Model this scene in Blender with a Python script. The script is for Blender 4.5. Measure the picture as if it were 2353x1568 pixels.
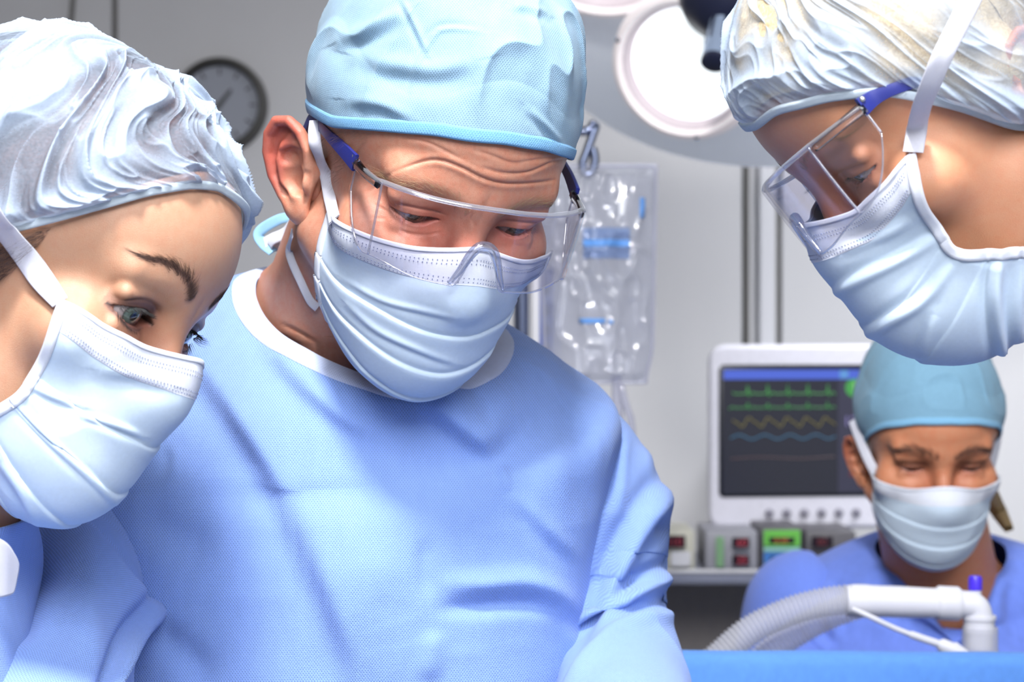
import bpy, bmesh, math, random
import numpy as np
from mathutils import Vector, Matrix

for _o in list(bpy.data.objects):
    bpy.data.objects.remove(_o)
SC = bpy.context.scene
COL = SC.collection

# ------------------------------------------------------------------ camera
FPX, CX, CY, CAMZ = 4575.0, 1176.5, 784.0, 1.50        # focal length in pixels of the 2353 x 1568 frame
cam_d = bpy.data.cameras.new('camera')
cam_d.lens = 70.0
cam_d.sensor_width = 36.0
cam_d.clip_start = 0.05
cam_d.dof.use_dof = True
cam_d.dof.focus_distance = 1.11
cam_d.dof.aperture_fstop = 12.0
cam = bpy.data.objects.new('camera', cam_d)
COL.objects.link(cam)
cam.location = (0, 0, CAMZ)
cam.rotation_euler = (math.pi / 2, 0, 0)
SC.camera = cam

# ------------------------------------------------------------------ world, lights, exposure
SC.view_settings.view_transform = 'Standard'
SC.view_settings.look = 'None'
SC.view_settings.gamma = 1.0
SC.view_settings.use_curve_mapping = False
SC.view_settings.exposure = 0.25
wld = bpy.data.worlds.new('world')
SC.world = wld
wld.use_nodes = True
bg = wld.node_tree.nodes['Background']
bg.inputs[0].default_value = (0.93, 0.955, 1.0, 1)
bg.inputs[1].default_value = 0.54

SC.cycles.use_light_tree = False
SC.cycles.max_bounces = 5
SC.cycles.diffuse_bounces = 3
SC.cycles.glossy_bounces = 3
SC.cycles.transmission_bounces = 4
SC.cycles.transparent_max_bounces = 10
SC.cycles.caustics_reflective = False
SC.cycles.caustics_refractive = False

def area(name, loc, target, size, power, color=(1, 1, 1), shape='DISK', size_y=None, spread=180):
    d = bpy.data.lights.new(name, 'AREA')
    d.shape = shape
    d.size = size
    if size_y:
        d.size_y = size_y
    d.energy = power
    d.color = color
    d.spread = math.radians(spread)
    o = bpy.data.objects.new(name, d)
    COL.objects.link(o)
    o.location = loc
    v = Vector(target) - Vector(loc)
    o.rotation_euler = v.to_track_quat('-Z', 'Y').to_euler()
    return o

# theatre lights above the table, unseen fill lights added in front of and behind the team
area('theatre_light_over_table', (-0.07, 0.34, 2.75), (0.0, 1.2, 1.30), 0.26, 43, (1.0, 0.985, 0.965))
area('added_fill_light', (0.25, -0.6, 2.70), (0.05, 1.2, 1.30), 1.8, 21, (0.95, 0.97, 1.0), 'RECTANGLE', 1.2, 80)
area('added_fill_light', (1.15, 2.9, 2.85), (1.0, 4.0, 0.7), 0.9, 28, (0.95, 0.97, 1.0), 'RECTANGLE', 0.6, 110)

# ------------------------------------------------------------------ helpers
def W(px, py, d):
    """world point seen at photo pixel (px, py) at depth d"""
    return np.array([(px - CX) / FPX * d, d, CAMZ - (py - CY) / FPX * d])

def P2(P):
    P = np.asarray(P, float)
    return np.stack([CX + FPX * P[..., 0] / P[..., 1], CY - FPX * (P[..., 2] - CAMZ) / P[..., 1]], -1)

def sstep(a, b, x):
    t = np.clip((x - a) / (b - a), 0, 1)
    return t * t * (3 - 2 * t)

def _hash(ix, iy, iz, seed):
    n = (ix.astype(np.uint32) * np.uint32(374761393) + iy.astype(np.uint32) * np.uint32(668265263)
         + iz.astype(np.uint32) * np.uint32(2246822519) + np.uint32((seed * 3266489917 + 12345) & 0xffffffff))
    n = (n ^ (n >> np.uint32(13))) * np.uint32(1274126177)
    n = n ^ (n >> np.uint32(16))
    return (n & np.uint32(0xffff)).astype(np.float64) / 65535.0

def noise3(P, seed=0):
    """smooth value noise in 0..1 for points (...,3)"""
    P = np.asarray(P, float)
    i = np.floor(P).astype(np.int64) + 100000
    f = P - np.floor(P)
    f = f * f * f * (f * (f * 6 - 15) + 10)
    out = 0
    for dx in (0, 1):
        wx = f[..., 0] if dx else 1 - f[..., 0]
        for dy in (0, 1):
            wy = f[..., 1] if dy else 1 - f[..., 1]
            for dz in (0, 1):
                wz = f[..., 2] if dz else 1 - f[..., 2]
                out = out + wx * wy * wz * _hash(i[..., 0] + dx, i[..., 1] + dy, i[..., 2] + dz, seed)
    return out

def n2(x, y, seed=0):
    x, y = np.broadcast_arrays(np.asarray(x, float), np.asarray(y, float))
    return noise3(np.stack([x, y, np.zeros_like(x) + 0.37], -1), seed)

def ridge(x, y, seed=0):
    return 1 - np.abs(2 * n2(x, y, seed) - 1)

def crv(pts, n):
    """Catmull-Rom resample of a polyline, n points evenly in parameter length"""
    P = np.asarray(pts, float)
    if len(P) == 2:
        t = np.linspace(0, 1, n)[:, None]
        return P[0] * (1 - t) + P[1] * t
    L = np.r_[0, np.cumsum(np.linalg.norm(np.diff(P, axis=0), axis=1))]
    Q = np.vstack([2 * P[0] - P[1], P, 2 * P[-1] - P[-2]])
    s = np.linspace(0, L[-1], n)
    k = np.clip(np.searchsorted(L, s, side='right') - 1, 0, len(P) - 2)
    t = ((s - L[k]) / np.maximum(L[k + 1] - L[k], 1e-9))[:, None]
    p0, p1, p2, p3 = Q[k], Q[k + 1], Q[k + 2], Q[k + 3]
    return 0.5 * (2 * p1 + (p2 - p0) * t + (2 * p0 - 5 * p1 + 4 * p2 - p3) * t * t + (3 * p1 - p0 - 3 * p2 + p3) * t ** 3)

def segdist(P, A, reach=None):
    """distance of points P (N,k) to polyline A (m,k), and the parameter 0..1 along it"""
    if reach is not None:
        d_ = np.full(len(P), 1e9)
        p_ = np.zeros(len(P))
        w_ = np.where(((P > A.min(0) - reach) & (P < A.max(0) + reach)).all(1))[0]
        if len(w_):
            d_[w_], p_[w_] = segdist(P[w_], A)
        return d_, p_
    best = np.full(len(P), 1e9)
    par = np.zeros(len(P))
    m = len(A) - 1
    for i in range(m):
        a, b = A[i], A[i + 1]
        ab = b - a
        t = np.clip(((P - a) @ ab) / max(ab @ ab, 1e-12), 0, 1)
        d = np.linalg.norm(P - (a + t[:, None] * ab), axis=1)
        w = d < best
        best[w] = d[w]
        par[w] = (i + t[w]) / m
    return best, par

def segside(P, A, reach=None):
    """signed distance (2D) to polyline, positive to the left of its direction as seen with y up"""
    if reach is not None:
        d_ = np.full(len(P), 1e9)
        p_ = np.zeros(len(P))
        w_ = np.where(((P > A.min(0) - reach) & (P < A.max(0) + reach)).all(1))[0]
        if len(w_):
            d_[w_], p_[w_] = segside(P[w_], A)
        return d_, p_
    best = np.full(len(P), 1e9)
    par = np.zeros(len(P))
    sgn = np.ones(len(P))
    m = len(A) - 1
    for i in range(m):
        a, b = A[i], A[i + 1]
        ab = b - a
        t = np.clip(((P - a) @ ab) / max(ab @ ab, 1e-12), 0, 1)
        q = P - (a + t[:, None] * ab)
        d = np.linalg.norm(q, axis=1)
        w = d < best
        best[w] = d[w]
        par[w] = (i + t[w]) / m
        sgn[w] = np.sign(ab[0] * (P[w, 1] - a[1]) - ab[1] * (P[w, 0] - a[0]))
    return best * sgn, par

def mesh_np(name, V, Fq, smooth=True, uv=None, col=None):
    """mesh from arrays; Fq is (n,3) or (n,4); uv per vertex, col per vertex (rgb)"""
    V = np.asarray(V, np.float32).reshape(-1, 3)
    Fq = np.asarray(Fq, np.int32)
    k = Fq.shape[1]
    me = bpy.data.meshes.new(name)
    me.vertices.add(len(V))
    me.vertices.foreach_set('co', V.ravel())
    me.loops.add(Fq.size)
    me.loops.foreach_set('vertex_index', Fq.ravel())
    me.polygons.add(len(Fq))
    me.polygons.foreach_set('loop_start', np.arange(0, Fq.size, k, dtype=np.int32))
    me.polygons.foreach_set('loop_total', np.full(len(Fq), k, np.int32))
    me.polygons.foreach_set('use_smooth', np.full(len(Fq), smooth, bool))
    me.update(calc_edges=True)
    if uv is not None:
        l = me.uv_layers.new(name='UVMap')
        l.data.foreach_set('uv', np.asarray(uv, np.float32).reshape(-1, 2)[Fq.ravel()].ravel())
    if col is not None:
        a = me.attributes.new('Col', 'FLOAT_COLOR', 'POINT')
        c = np.ones((len(V), 4), np.float32)
        c[:, :3] = np.asarray(col, np.float32).reshape(len(V), -1)[:, :3]
        a.data.foreach_set('color', c.ravel())
    return me

def gridfaces(nu, nv, wrapu=False, base=0, flip=False):
    """faces for a (nv rows) x (nu columns) grid, index = row*nu+col"""
    c = np.arange(nu if wrapu else nu - 1)
    r = np.arange(nv - 1)
    C, R = np.meshgrid(c, r)
    C, R = C.ravel(), R.ravel()
    C2 = (C + 1) % nu
    q = np.stack([R * nu + C, R * nu + C2, (R + 1) * nu + C2, (R + 1) * nu + C], 1) + base
    return q[:, ::-1] if flip else q

def gridmesh(name, G, wrapu=False, flip=False, uv=None, col=None, smooth=True):
    nv, nu = G.shape[:2]
    return mesh_np(name, G.reshape(-1, 3), gridfaces(nu, nv, wrapu, 0, flip), smooth,
                   None if uv is None else np.asarray(uv).reshape(-1, 2), None if col is None else np.asarray(col).reshape(-1, 3))

def gridnormals(G, wrapu=False):
    if wrapu:
        du = np.roll(G, -1, 1) - np.roll(G, 1, 1)
    else:
        du = np.gradient(G, axis=1)
    dv = np.gradient(G, axis=0)
    n = np.cross(du, dv)
    return n / np.maximum(np.linalg.norm(n, axis=-1, keepdims=True), 1e-12)

class MB:
    """collects verts and faces of simple solids into one mesh"""
    def __init__(s):
        s.v = []
        s.f = []
    def add(s, V, F):
        b = len(s.v)
        s.v += [tuple(map(float, p)) for p in V]
        s.f += [tuple(int(i) + b for i in f) for f in F]
        return s
    def grid(s, G, wrapu=False, flip=False):
        nv, nu = G.shape[:2]
        return s.add(G.reshape(-1, 3), gridfaces(nu, nv, wrapu, 0, flip))
    def box(s, lo, hi):
        x0, y0, z0 = lo
        x1, y1, z1 = hi
        return s.add([(x0, y0, z0), (x1, y0, z0), (x1, y1, z0), (x0, y1, z0), (x0, y0, z1), (x1, y0, z1), (x1, y1, z1), (x0, y1, z1)],
                     [(0, 3, 2, 1), (4, 5, 6, 7), (0, 1, 5, 4), (1, 2, 6, 5), (2, 3, 7, 6), (3, 0, 4, 7)])
    def tube(s, pts, r, n=12, caps=True, squash=None):
        G = tubegrid(pts, r, n, squash)
        s.grid(G, True)
        if caps:
            b = len(s.v)
            s.v += [tuple(G[0].mean(0)), tuple(G[-1].mean(0))]
            o = b - G.shape[0] * n
            for i in range(n):
                s.f.append((b, o + (i + 1) % n, o + i))
                q = o + (G.shape[0] - 1) * n
                s.f.append((b + 1, q + i, q + (i + 1) % n))
        return s
    def lathe(s, prof, n=32, center=(0, 0, 0), M=None):
        """prof: (r, h) pairs; axis +Z of matrix M"""
        a = np.linspace(0, 2 * np.pi, n, endpoint=False)
        P = np.asarray(prof, float)
        G = np.stack([P[:, :1] * np.cos(a), P[:, :1] * np.sin(a), np.repeat(P[:, 1:2], n, 1)], -1)
        if M is not None:
            G = G @ np.asarray(M)[:3, :3].T
        G = G + np.asarray(center)
        return s.grid(G, True)
    def mesh(s, name, smooth=False, bevel=0, seg=2, auto=None):
        me = bpy.data.meshes.new(name)
        me.from_pydata(s.v, [], s.f)
        if bevel:
            bm = bmesh.new()
            bm.from_mesh(me)
            bmesh.ops.remove_doubles(bm, verts=bm.verts, dist=1e-6)
            bmesh.ops.bevel(bm, geom=list(bm.edges), offset=bevel, segments=seg, affect='EDGES', profile=0.5)
            bm.to_mesh(me)
            bm.free()
        me.polygons.foreach_set('use_smooth', np.full(len(me.polygons), smooth, bool))
        if auto:
            me.set_sharp_from_angle(angle=math.radians(auto))
            me.polygons.foreach_set('use_smooth', np.full(len(me.polygons), True, bool))
        me.update()
        return me

def frames(P):
    """parallel-transport frames along a polyline"""
    T = np.gradient(P, axis=0)
    T /= np.maximum(np.linalg.norm(T, axis=1, keepdims=True), 1e-12)
    u = np.array([0, 0, 1.0]) if abs(T[0][2]) < .9 else np.array([1.0, 0, 0])
    U = []
    for t in T:
        u = u - t * (u @ t)
        u = u / np.linalg.norm(u)
        U.append(u)
    U = np.array(U)
    return T, U, np.cross(T, U)

def tubegrid(pts, r, n=12, squash=None):
    P = np.asarray(pts, float)
    T, U, V = frames(P)
    r = np.broadcast_to(np.asarray(r, float), (len(P),))
    a = np.linspace(0, 2 * np.pi, n, endpoint=False)
    sq = 1 if squash is None else squash
    return P[:, None, :] + r[:, None, None] * (np.cos(a)[None, :, None] * U[:, None, :] + sq * np.sin(a)[None, :, None] * V[:, None, :])

def ribbon(pts, nrm, width, thick, n=None):
    """flat strap: centre line pts, surface normals nrm, full width and thickness (solid)"""
    P = np.asarray(pts, float)
    T = np.gradient(P, axis=0)
    T /= np.linalg.norm(T, axis=1, keepdims=True)
    N = np.asarray(nrm, float)
    N = N - T * (N * T).sum(1, keepdims=True)
    N /= np.linalg.norm(N, axis=1, keepdims=True)
    S = np.cross(T, N)
    w = np.broadcast_to(np.asarray(width, float), (len(P),))[:, None] / 2
    prof = [(-1, 0), (-.92, 1), (-.4, 1.15), (.4, 1.15), (.92, 1), (1, 0), (.92, -.6), (-.92, -.6)]
    G = np.stack([P + S * w * a + N * thick * .5 * b for a, b in prof], 1)
    return G

def strandmesh(name, S, r):
    """thin tapered three-sided hairs; S list of (k,3) arrays; r root radius or list"""
    V, Fq = [], []
    b = 0
    for i, s in enumerate(S):
        rr = r[i] if hasattr(r, '__len__') else r
        k = len(s)
        G = tubegrid(s, rr * np.linspace(1, .12, k), 3)
        V.append(G.reshape(-1, 3))
        Fq.append(gridfaces(3, k, True, b))
        b += 3 * k
    return mesh_np(name, np.vstack(V), np.vstack(Fq))

def obj(name, me, mat, parent=None, label=None):
    o = bpy.data.objects.new(name, me)
    COL.objects.link(o)
    if mat is not None:
        me.materials.clear()
        me.materials.append(mat)
    if parent is not None:
        o.parent = parent
        if parent.type == 'EMPTY':
            o.location = -parent.location
    if label:
        o['label'] = label
    return o

def thing(name, label, cat, loc=(0, 0, 0), group=None):
    o = bpy.data.objects.new(name, None)
    COL.objects.link(o)
    o.empty_display_size = .05
    o.location = tuple(map(float, loc))
    o['label'] = label
    o['category'] = cat
    if group:
        o['group'] = group
    return o

def tag(o, label, cat, group=None):
    o['label'] = label
    o['category'] = cat
    if group:
        o['group'] = group
    return o

def structure(name, me, mat):
    o = obj(name, me, mat)
    o['kind'] = 'structure'
    return o

# ------------------------------------------------------------------ materials
def srgb(r, g, b):
    return tuple(((c / 255) / 12.92 if c / 255 <= .04045 else ((c / 255 + .055) / 1.055) ** 2.4) for c in (r, g, b)) + (1,)

class MT:
    def __init__(s, name):
        s.m = bpy.data.materials.new(name)
        s.m.use_nodes = True
        s.t = s.m.node_tree
        s.b = s.t.nodes['Principled BSDF']
        s.out = s.t.nodes['Material Output']
    def n(s, kind, **kw):
        nd = s.t.nodes.new(kind)
        for k, v in kw.items():
            if k.startswith('i_'):
                nd.inputs[int(k[2:]) if k[2:].isdigit() else k[2:]].default_value = v
            else:
                setattr(nd, k, v)
        return nd
    def l(s, a, b):
        s.t.links.new(a, b)
    def set(s, **kw):
        for k, v in kw.items():
            s.b.inputs[k.replace('_', ' ')].default_value = v
        return s
    def math(s, op, a, b=None, c=None):
        nd = s.n('ShaderNodeMath', operation=op)
        for i, x in enumerate((a, b, c)):
            if x is None:
                continue
            if isinstance(x, (int, float)):
                nd.inputs[i].default_value = x
            else:
                s.l(x, nd.inputs[i])
        return nd.outputs[0]
    def noise(s, scale, detail=2, rough=.5, vec=None, dist=0):
        nd = s.n('ShaderNodeTexNoise')
        nd.inputs['Scale'].default_value = scale
        nd.inputs['Detail'].default_value = detail
        nd.inputs['Roughness'].default_value = rough
        nd.inputs['Distortion'].default_value = dist
        if vec is not None:
            s.l(vec, nd.inputs['Vector'])
        return nd.outputs[0]
    def ramp(s, fac, stops):
        nd = s.n('ShaderNodeValToRGB')
        e = nd.color_ramp.elements
        while len(e) < len(stops):
            e.new(.5)
        for i, (p, c) in enumerate(stops):
            e[i].position = p
            e[i].color = c if hasattr(c, '__len__') else (c, c, c, 1)
        s.l(fac, nd.inputs[0])
        return nd.outputs[0]
    def mix(s, fac, a, b, mode='MIX'):
        nd = s.n('ShaderNodeMix', data_type='RGBA', blend_type=mode)
        for i, x in ((0, fac), (6, a), (7, b)):
            if isinstance(x, (int, float)):
                nd.inputs[i].default_value = x
            elif isinstance(x, tuple):
                nd.inputs[i].default_value = x
            else:
                s.l(x, nd.inputs[i])
        return nd.outputs[2]
    def bump(s, h, strength, dist, prev=None):
        nd = s.n('ShaderNodeBump')
        nd.inputs['Strength'].default_value = strength
        nd.inputs['Distance'].default_value = dist
        s.l(h, nd.inputs['Height'])
        if prev is not None:
            s.l(prev, nd.inputs['Normal'])
        s.l(nd.outputs[0], s.b.inputs['Normal'])
        return nd.outputs[0]
    def color(s, c):
        s.l(c, s.b.inputs['Base Color'])

def plain(name, rgb, rough=.5, metal=0, spec=.5, emit=None, strength=0):
    t = MT(name)
    t.set(Base_Color=srgb(*rgb), Roughness=rough, Metallic=metal)
    t.b.inputs['Specular IOR Level'].default_value = spec
    n = t.noise(35, 1)
    t.color(t.mix(n, srgb(*[c * .96 for c in rgb]), srgb(*[min(255, c * 1.03) for c in rgb])))
    if emit:
        t.b.inputs['Emission Color'].default_value = srgb(*emit)
        t.b.inputs['Emission Strength'].default_value = strength
    return t.m

def dots(t, scale_u, scale_v):
    """height 1 at the thermal-bond dots of a spunbond cloth, in UV millimetres, staggered rows"""
    uv = t.n('ShaderNodeUVMap').outputs[0]
    mp = t.n('ShaderNodeMapping')
    mp.inputs['Scale'].default_value = (1000 / scale_u, 1000 / scale_v, 0)
    t.l(uv, mp.inputs['Vector'])
    ds = []
    for off in (0, .5):
        m2 = t.n('ShaderNodeVectorMath', operation='ADD')
        t.l(mp.outputs[0], m2.inputs[0])
        m2.inputs[1].default_value = (off, off, 0)
        fr = t.n('ShaderNodeVectorMath', operation='FRACTION')
        t.l(m2.outputs[0], fr.inputs[0])
        sb = t.n('ShaderNodeVectorMath', operation='SUBTRACT')
        t.l(fr.outputs[0], sb.inputs[0])
        sb.inputs[1].default_value = (.5, .5, 0)
        ln = t.n('ShaderNodeVectorMath', operation='LENGTH')
        t.l(sb.outputs[0], ln.inputs[0])
        ds.append(ln.outputs['Value'])
    d = t.math('MINIMUM', ds[0], ds[1])
    mr = t.n('ShaderNodeMapRange')
    mr.interpolation_type = 'SMOOTHSTEP'
    mr.inputs[1].default_value = .12
    mr.inputs[2].default_value = .30
    mr.inputs[3].default_value = 1
    mr.inputs[4].default_value = 0
    t.l(d, mr.inputs[0])
    return mr.outputs[0]

def fabric(name, rgb, rough=.75, dot=None, dotdark=.7, transl=0.0, alpha=1.0, bumpd=.0004, sheen=.15, fine=900, vary=.05):
    """non-woven cloth: fibre noise, optional bond dots, optional see-through share"""
    t = MT(name)
    t.set(Roughness=rough)
    t.b.inputs['Specular IOR Level'].default_value = .25
    t.b.inputs['Sheen Weight'].default_value = sheen
    n = t.noise(55, 1, .6)
    base = t.mix(n, srgb(*[c * (1 - vary) for c in rgb]), srgb(*[min(255, c * (1 + vary)) for c in rgb]))
    fib = t.noise(fine, 0, .7)
    h = fib
    if dot:
        dd = dots(t, *dot)
        base = t.mix(dd, base, tuple(c * dotdark for c in srgb(*rgb)[:3]) + (1,))
        h = t.math('MULTIPLY_ADD', dd, -1.6, fib)
    t.color(base)
    t.bump(h, .5, bumpd)
    last = t.b.outputs[0]
    if transl:
        tr = t.n('ShaderNodeBsdfTranslucent')
        t.l(base, tr.inputs[0])
        mx = t.n('ShaderNodeMixShader')
        mx.inputs[0].default_value = transl
        t.l(last, mx.inputs[1])
        t.l(tr.outputs[0], mx.inputs[2])
        last = mx.outputs[0]
    if alpha < 1:
        tp = t.n('ShaderNodeBsdfTransparent')
        mx = t.n('ShaderNodeMixShader')
        a = t.noise(130, 2, .65)
        f = t.math('ADD', t.math('MULTIPLY', t.math('SUBTRACT', a, .5), .25), alpha)
        at = t.n('ShaderNodeAttribute', attribute_name='Col')
        f = t.math('ADD', f, t.math('MULTIPLY', at.outputs['Fac'], .55))
        nd = t.n('ShaderNodeClamp')
        t.l(f, nd.inputs[0])
        t.l(nd.outputs[0], mx.inputs[0])
        t.l(tp.outputs[0], mx.inputs[1])
        t.l(last, mx.inputs[2])
        last = mx.outputs[0]
    t.l(last, t.out.inputs[0])
    return t.m

def clear_plastic(name, tint=(1, 1, 1), gloss=.10, rough=.03, haze=0.0, hazecol=(235, 240, 250)):
    """thin clear pane: see-through with a fresnel reflection and an optional milky share"""
    t = MT(name)
    t.t.nodes.remove(t.b)
    tp = t.n('ShaderNodeBsdfTransparent')
    tp.inputs[0].default_value = tint + (1,)
    gl = t.n('ShaderNodeBsdfGlossy')
    gl.inputs['Roughness'].default_value = rough
    fr = t.n('ShaderNodeLayerWeight')
    fr.inputs[0].default_value = .5
    f = t.math('ADD', t.math('MULTIPLY', t.math('POWER', fr.outputs['Facing'], 4.0), .55), gloss)
    nd = t.n('ShaderNodeClamp')
    t.l(f, nd.inputs[0])
    mx = t.n('ShaderNodeMixShader')
    t.l(nd.outputs[0], mx.inputs[0])
    t.l(tp.outputs[0], mx.inputs[1])
    t.l(gl.outputs[0], mx.inputs[2])
    last = mx.outputs[0]
    if haze:
        df = t.n('ShaderNodeBsdfDiffuse')
        df.inputs[0].default_value = srgb(*hazecol)
        tl = t.n('ShaderNodeBsdfTranslucent')
        tl.inputs[0].default_value = srgb(*hazecol)
        m1 = t.n('ShaderNodeMixShader')
        m1.inputs[0].default_value = .5
        t.l(df.outputs[0], m1.inputs[1])
        t.l(tl.outputs[0], m1.inputs[2])
        m2 = t.n('ShaderNodeMixShader')
        m2.inputs[0].default_value = haze
        t.l(last, m2.inputs[1])
        t.l(m1.outputs[0], m2.inputs[2])
        last = m2.outputs[0]
    t.l(last, t.out.inputs[0])
    return t.m

def skin(name, mottle=1.0):
    """base tone from the Col attribute, mottling, pores and a little subsurface"""
    t = MT(name)
    at = t.n('ShaderNodeAttribute', attribute_name='Col')
    n1 = t.noise(60, 2, .6)
    n2_ = t.noise(350, 1, .6)
    c = t.mix(t.ramp(n1, [(.38, 0.0), (.7, mottle)]), at.outputs[0], t.mix(1, at.outputs[0], (1.0, .80, .74, 1), 'MULTIPLY'))
    c = t.mix(t.ramp(n2_, [(.45, 0.0), (.75, .5 * mottle)]), c, t.mix(1, c, (.86, .74, .66, 1), 'MULTIPLY'))
    t.color(c)
    t.set(Roughness=.37)
    t.b.inputs['Specular IOR Level'].default_value = .45
    t.b.inputs['Subsurface Weight'].default_value = .08
    t.b.inputs['Subsurface Radius'].default_value = (.006, .0025, .0015)
    t.b.inputs['Subsurface Scale'].default_value = 1.0
    v = t.n('ShaderNodeTexVoronoi')
    v.inputs['Scale'].default_value = 900
    h = v.outputs[0]
    t.bump(h, .35, .0004)
    return t.m

def vcol_mat(name, rough=.5, spec=.4, coat=0.0):
    t = MT(name)
    at = t.n('ShaderNodeAttribute', attribute_name='Col')
    n = t.noise(300, 3)
    t.color(t.mix(n, at.outputs[0], t.mix(1, at.outputs[0], (.9, .9, .9, 1), 'MULTIPLY')))
    t.set(Roughness=rough)
    t.b.inputs['Specular IOR Level'].default_value = spec
    t.b.inputs['Coat Weight'].default_value = coat
    t.b.inputs['Coat Roughness'].default_value = .03
    return t.m

# ------------------------------------------------------------------ signed-distance toolkit (millimetres)
def smin(a, b, k):
    h = np.maximum(k - np.abs(a - b), 0) / k
    return np.minimum(a, b) - h * h * k * .25

def smax(a, b, k):
    return -smin(-a, -b, k)

def d_ell(P, c, r):
    q = P - np.asarray(c, float)
    r = np.asarray(r, float)
    k0 = np.linalg.norm(q / r, axis=-1)
    k1 = np.linalg.norm(q / (r * r), axis=-1)
    return k0 * (k0 - 1) / np.maximum(k1, 1e-9)

def d_sph(P, c, r):
    return np.linalg.norm(P - np.asarray(c, float), axis=-1) - r

def d_cone(P, a, b, ra, rb):
    """capsule with linearly changing radius"""
    a = np.asarray(a, float)
    b = np.asarray(b, float)
    ab = b - a
    t = np.clip(((P - a) @ ab) / (ab @ ab), 0, 1)
    return np.linalg.norm(P - a - t[..., None] * ab, axis=-1) - (ra + (rb - ra) * t)

def d_poly(P, pts, r):
    d = None
    for i in range(len(pts) - 1):
        ra = r if np.isscalar(r) else r[i]
        rb = r if np.isscalar(r) else r[i + 1]
        e = d_cone(P, pts[i], pts[i + 1], ra, rb)
        d = e if d is None else np.minimum(d, e)
    return d

def surfnets(f, lo, hi, h):
    """naive surface nets: vertices and quads of the zero level of f inside a box"""
    ax = [np.arange(lo[i], hi[i] + h, h) for i in range(3)]
    X = np.stack(np.meshgrid(*ax, indexing='ij'), -1)
    v = f(X.reshape(-1, 3)).reshape(X.shape[:3])
    n = np.array(v.shape) - 1
    acc = np.zeros(tuple(n) + (3,))
    cnt = np.zeros(tuple(n))
    ins = v < 0
    for axis in range(3):
        o1, o2 = [a for a in range(3) if a != axis]
        sa = [slice(None)] * 3
        sb = [slice(None)] * 3
        sa[axis] = slice(0, -1)
        sb[axis] = slice(1, None)
        va, vb = v[tuple(sa)], v[tuple(sb)]
        cr = (va < 0) != (vb < 0)
        t = np.where(cr, va / np.where(np.abs(va - vb) < 1e-12, 1, va - vb), 0)
        for i in (0, 1):
            for j in (0, 1):
                s = [slice(None)] * 3
                s[o1] = slice(i, v.shape[o1] - 1 + i)
                s[o2] = slice(j, v.shape[o2] - 1 + j)
                c = cr[tuple(s)]
                p = np.zeros(c.shape + (3,))
                p[..., axis] = t[tuple(s)]
                p[..., o1] = i
                p[..., o2] = j
                acc += np.where(c[..., None], p, 0)
                cnt += c
    on = cnt > 0
    idx = -np.ones(tuple(n), int)
    idx[on] = np.arange(on.sum())
    ijk = np.argwhere(on)
    V = (ijk + acc[on] / cnt[on][:, None]) * h + np.asarray(lo)
    Q = []
    for axis in range(3):
        o1, o2 = (axis + 1) % 3, (axis + 2) % 3
        s0 = [slice(1, -1)] * 3
        s0[axis] = slice(0, -1)
        s1 = [slice(1, -1)] * 3
        s1[axis] = slice(1, None)
        a, b = ins[tuple(s0)], ins[tuple(s1)]
        for flip, m in ((False, a & ~b), (True, ~a & b)):
            e = np.argwhere(m)
            if not len(e):
                continue
            e = e + 1
            e[:, axis] -= 1
            d1 = np.zeros(3, int)
            d1[o1] = 1
            d2 = np.zeros(3, int)
            d2[o2] = 1
            q = np.stack([idx[tuple((e - d1 - d2).T)], idx[tuple((e - d2).T)], idx[tuple(e.T)], idx[tuple((e - d1).T)]], 1)
            Q.append(q[:, ::-1] if flip else q)
    Q = np.vstack(Q)
    return V, Q[(Q >= 0).all(1)]

def rotm(p, y, r):
    p, y, r = map(math.radians, (p, y, r))
    cp, sp, cy, sy, cr, sr = math.cos(p), math.sin(p), math.cos(y), math.sin(y), math.cos(r), math.sin(r)
    Rx = np.array([[1, 0, 0], [0, cp, -sp], [0, sp, cp]])
    Rz = np.array([[cy, -sy, 0], [sy, cy, 0], [0, 0, 1]])
    Ry = np.array([[cr, 0, sr], [0, 1, 0], [-sr, 0, cr]])
    return Ry @ Rz @ Rx

EARPT = np.array([70.0, 2.0, -8.0])

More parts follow.
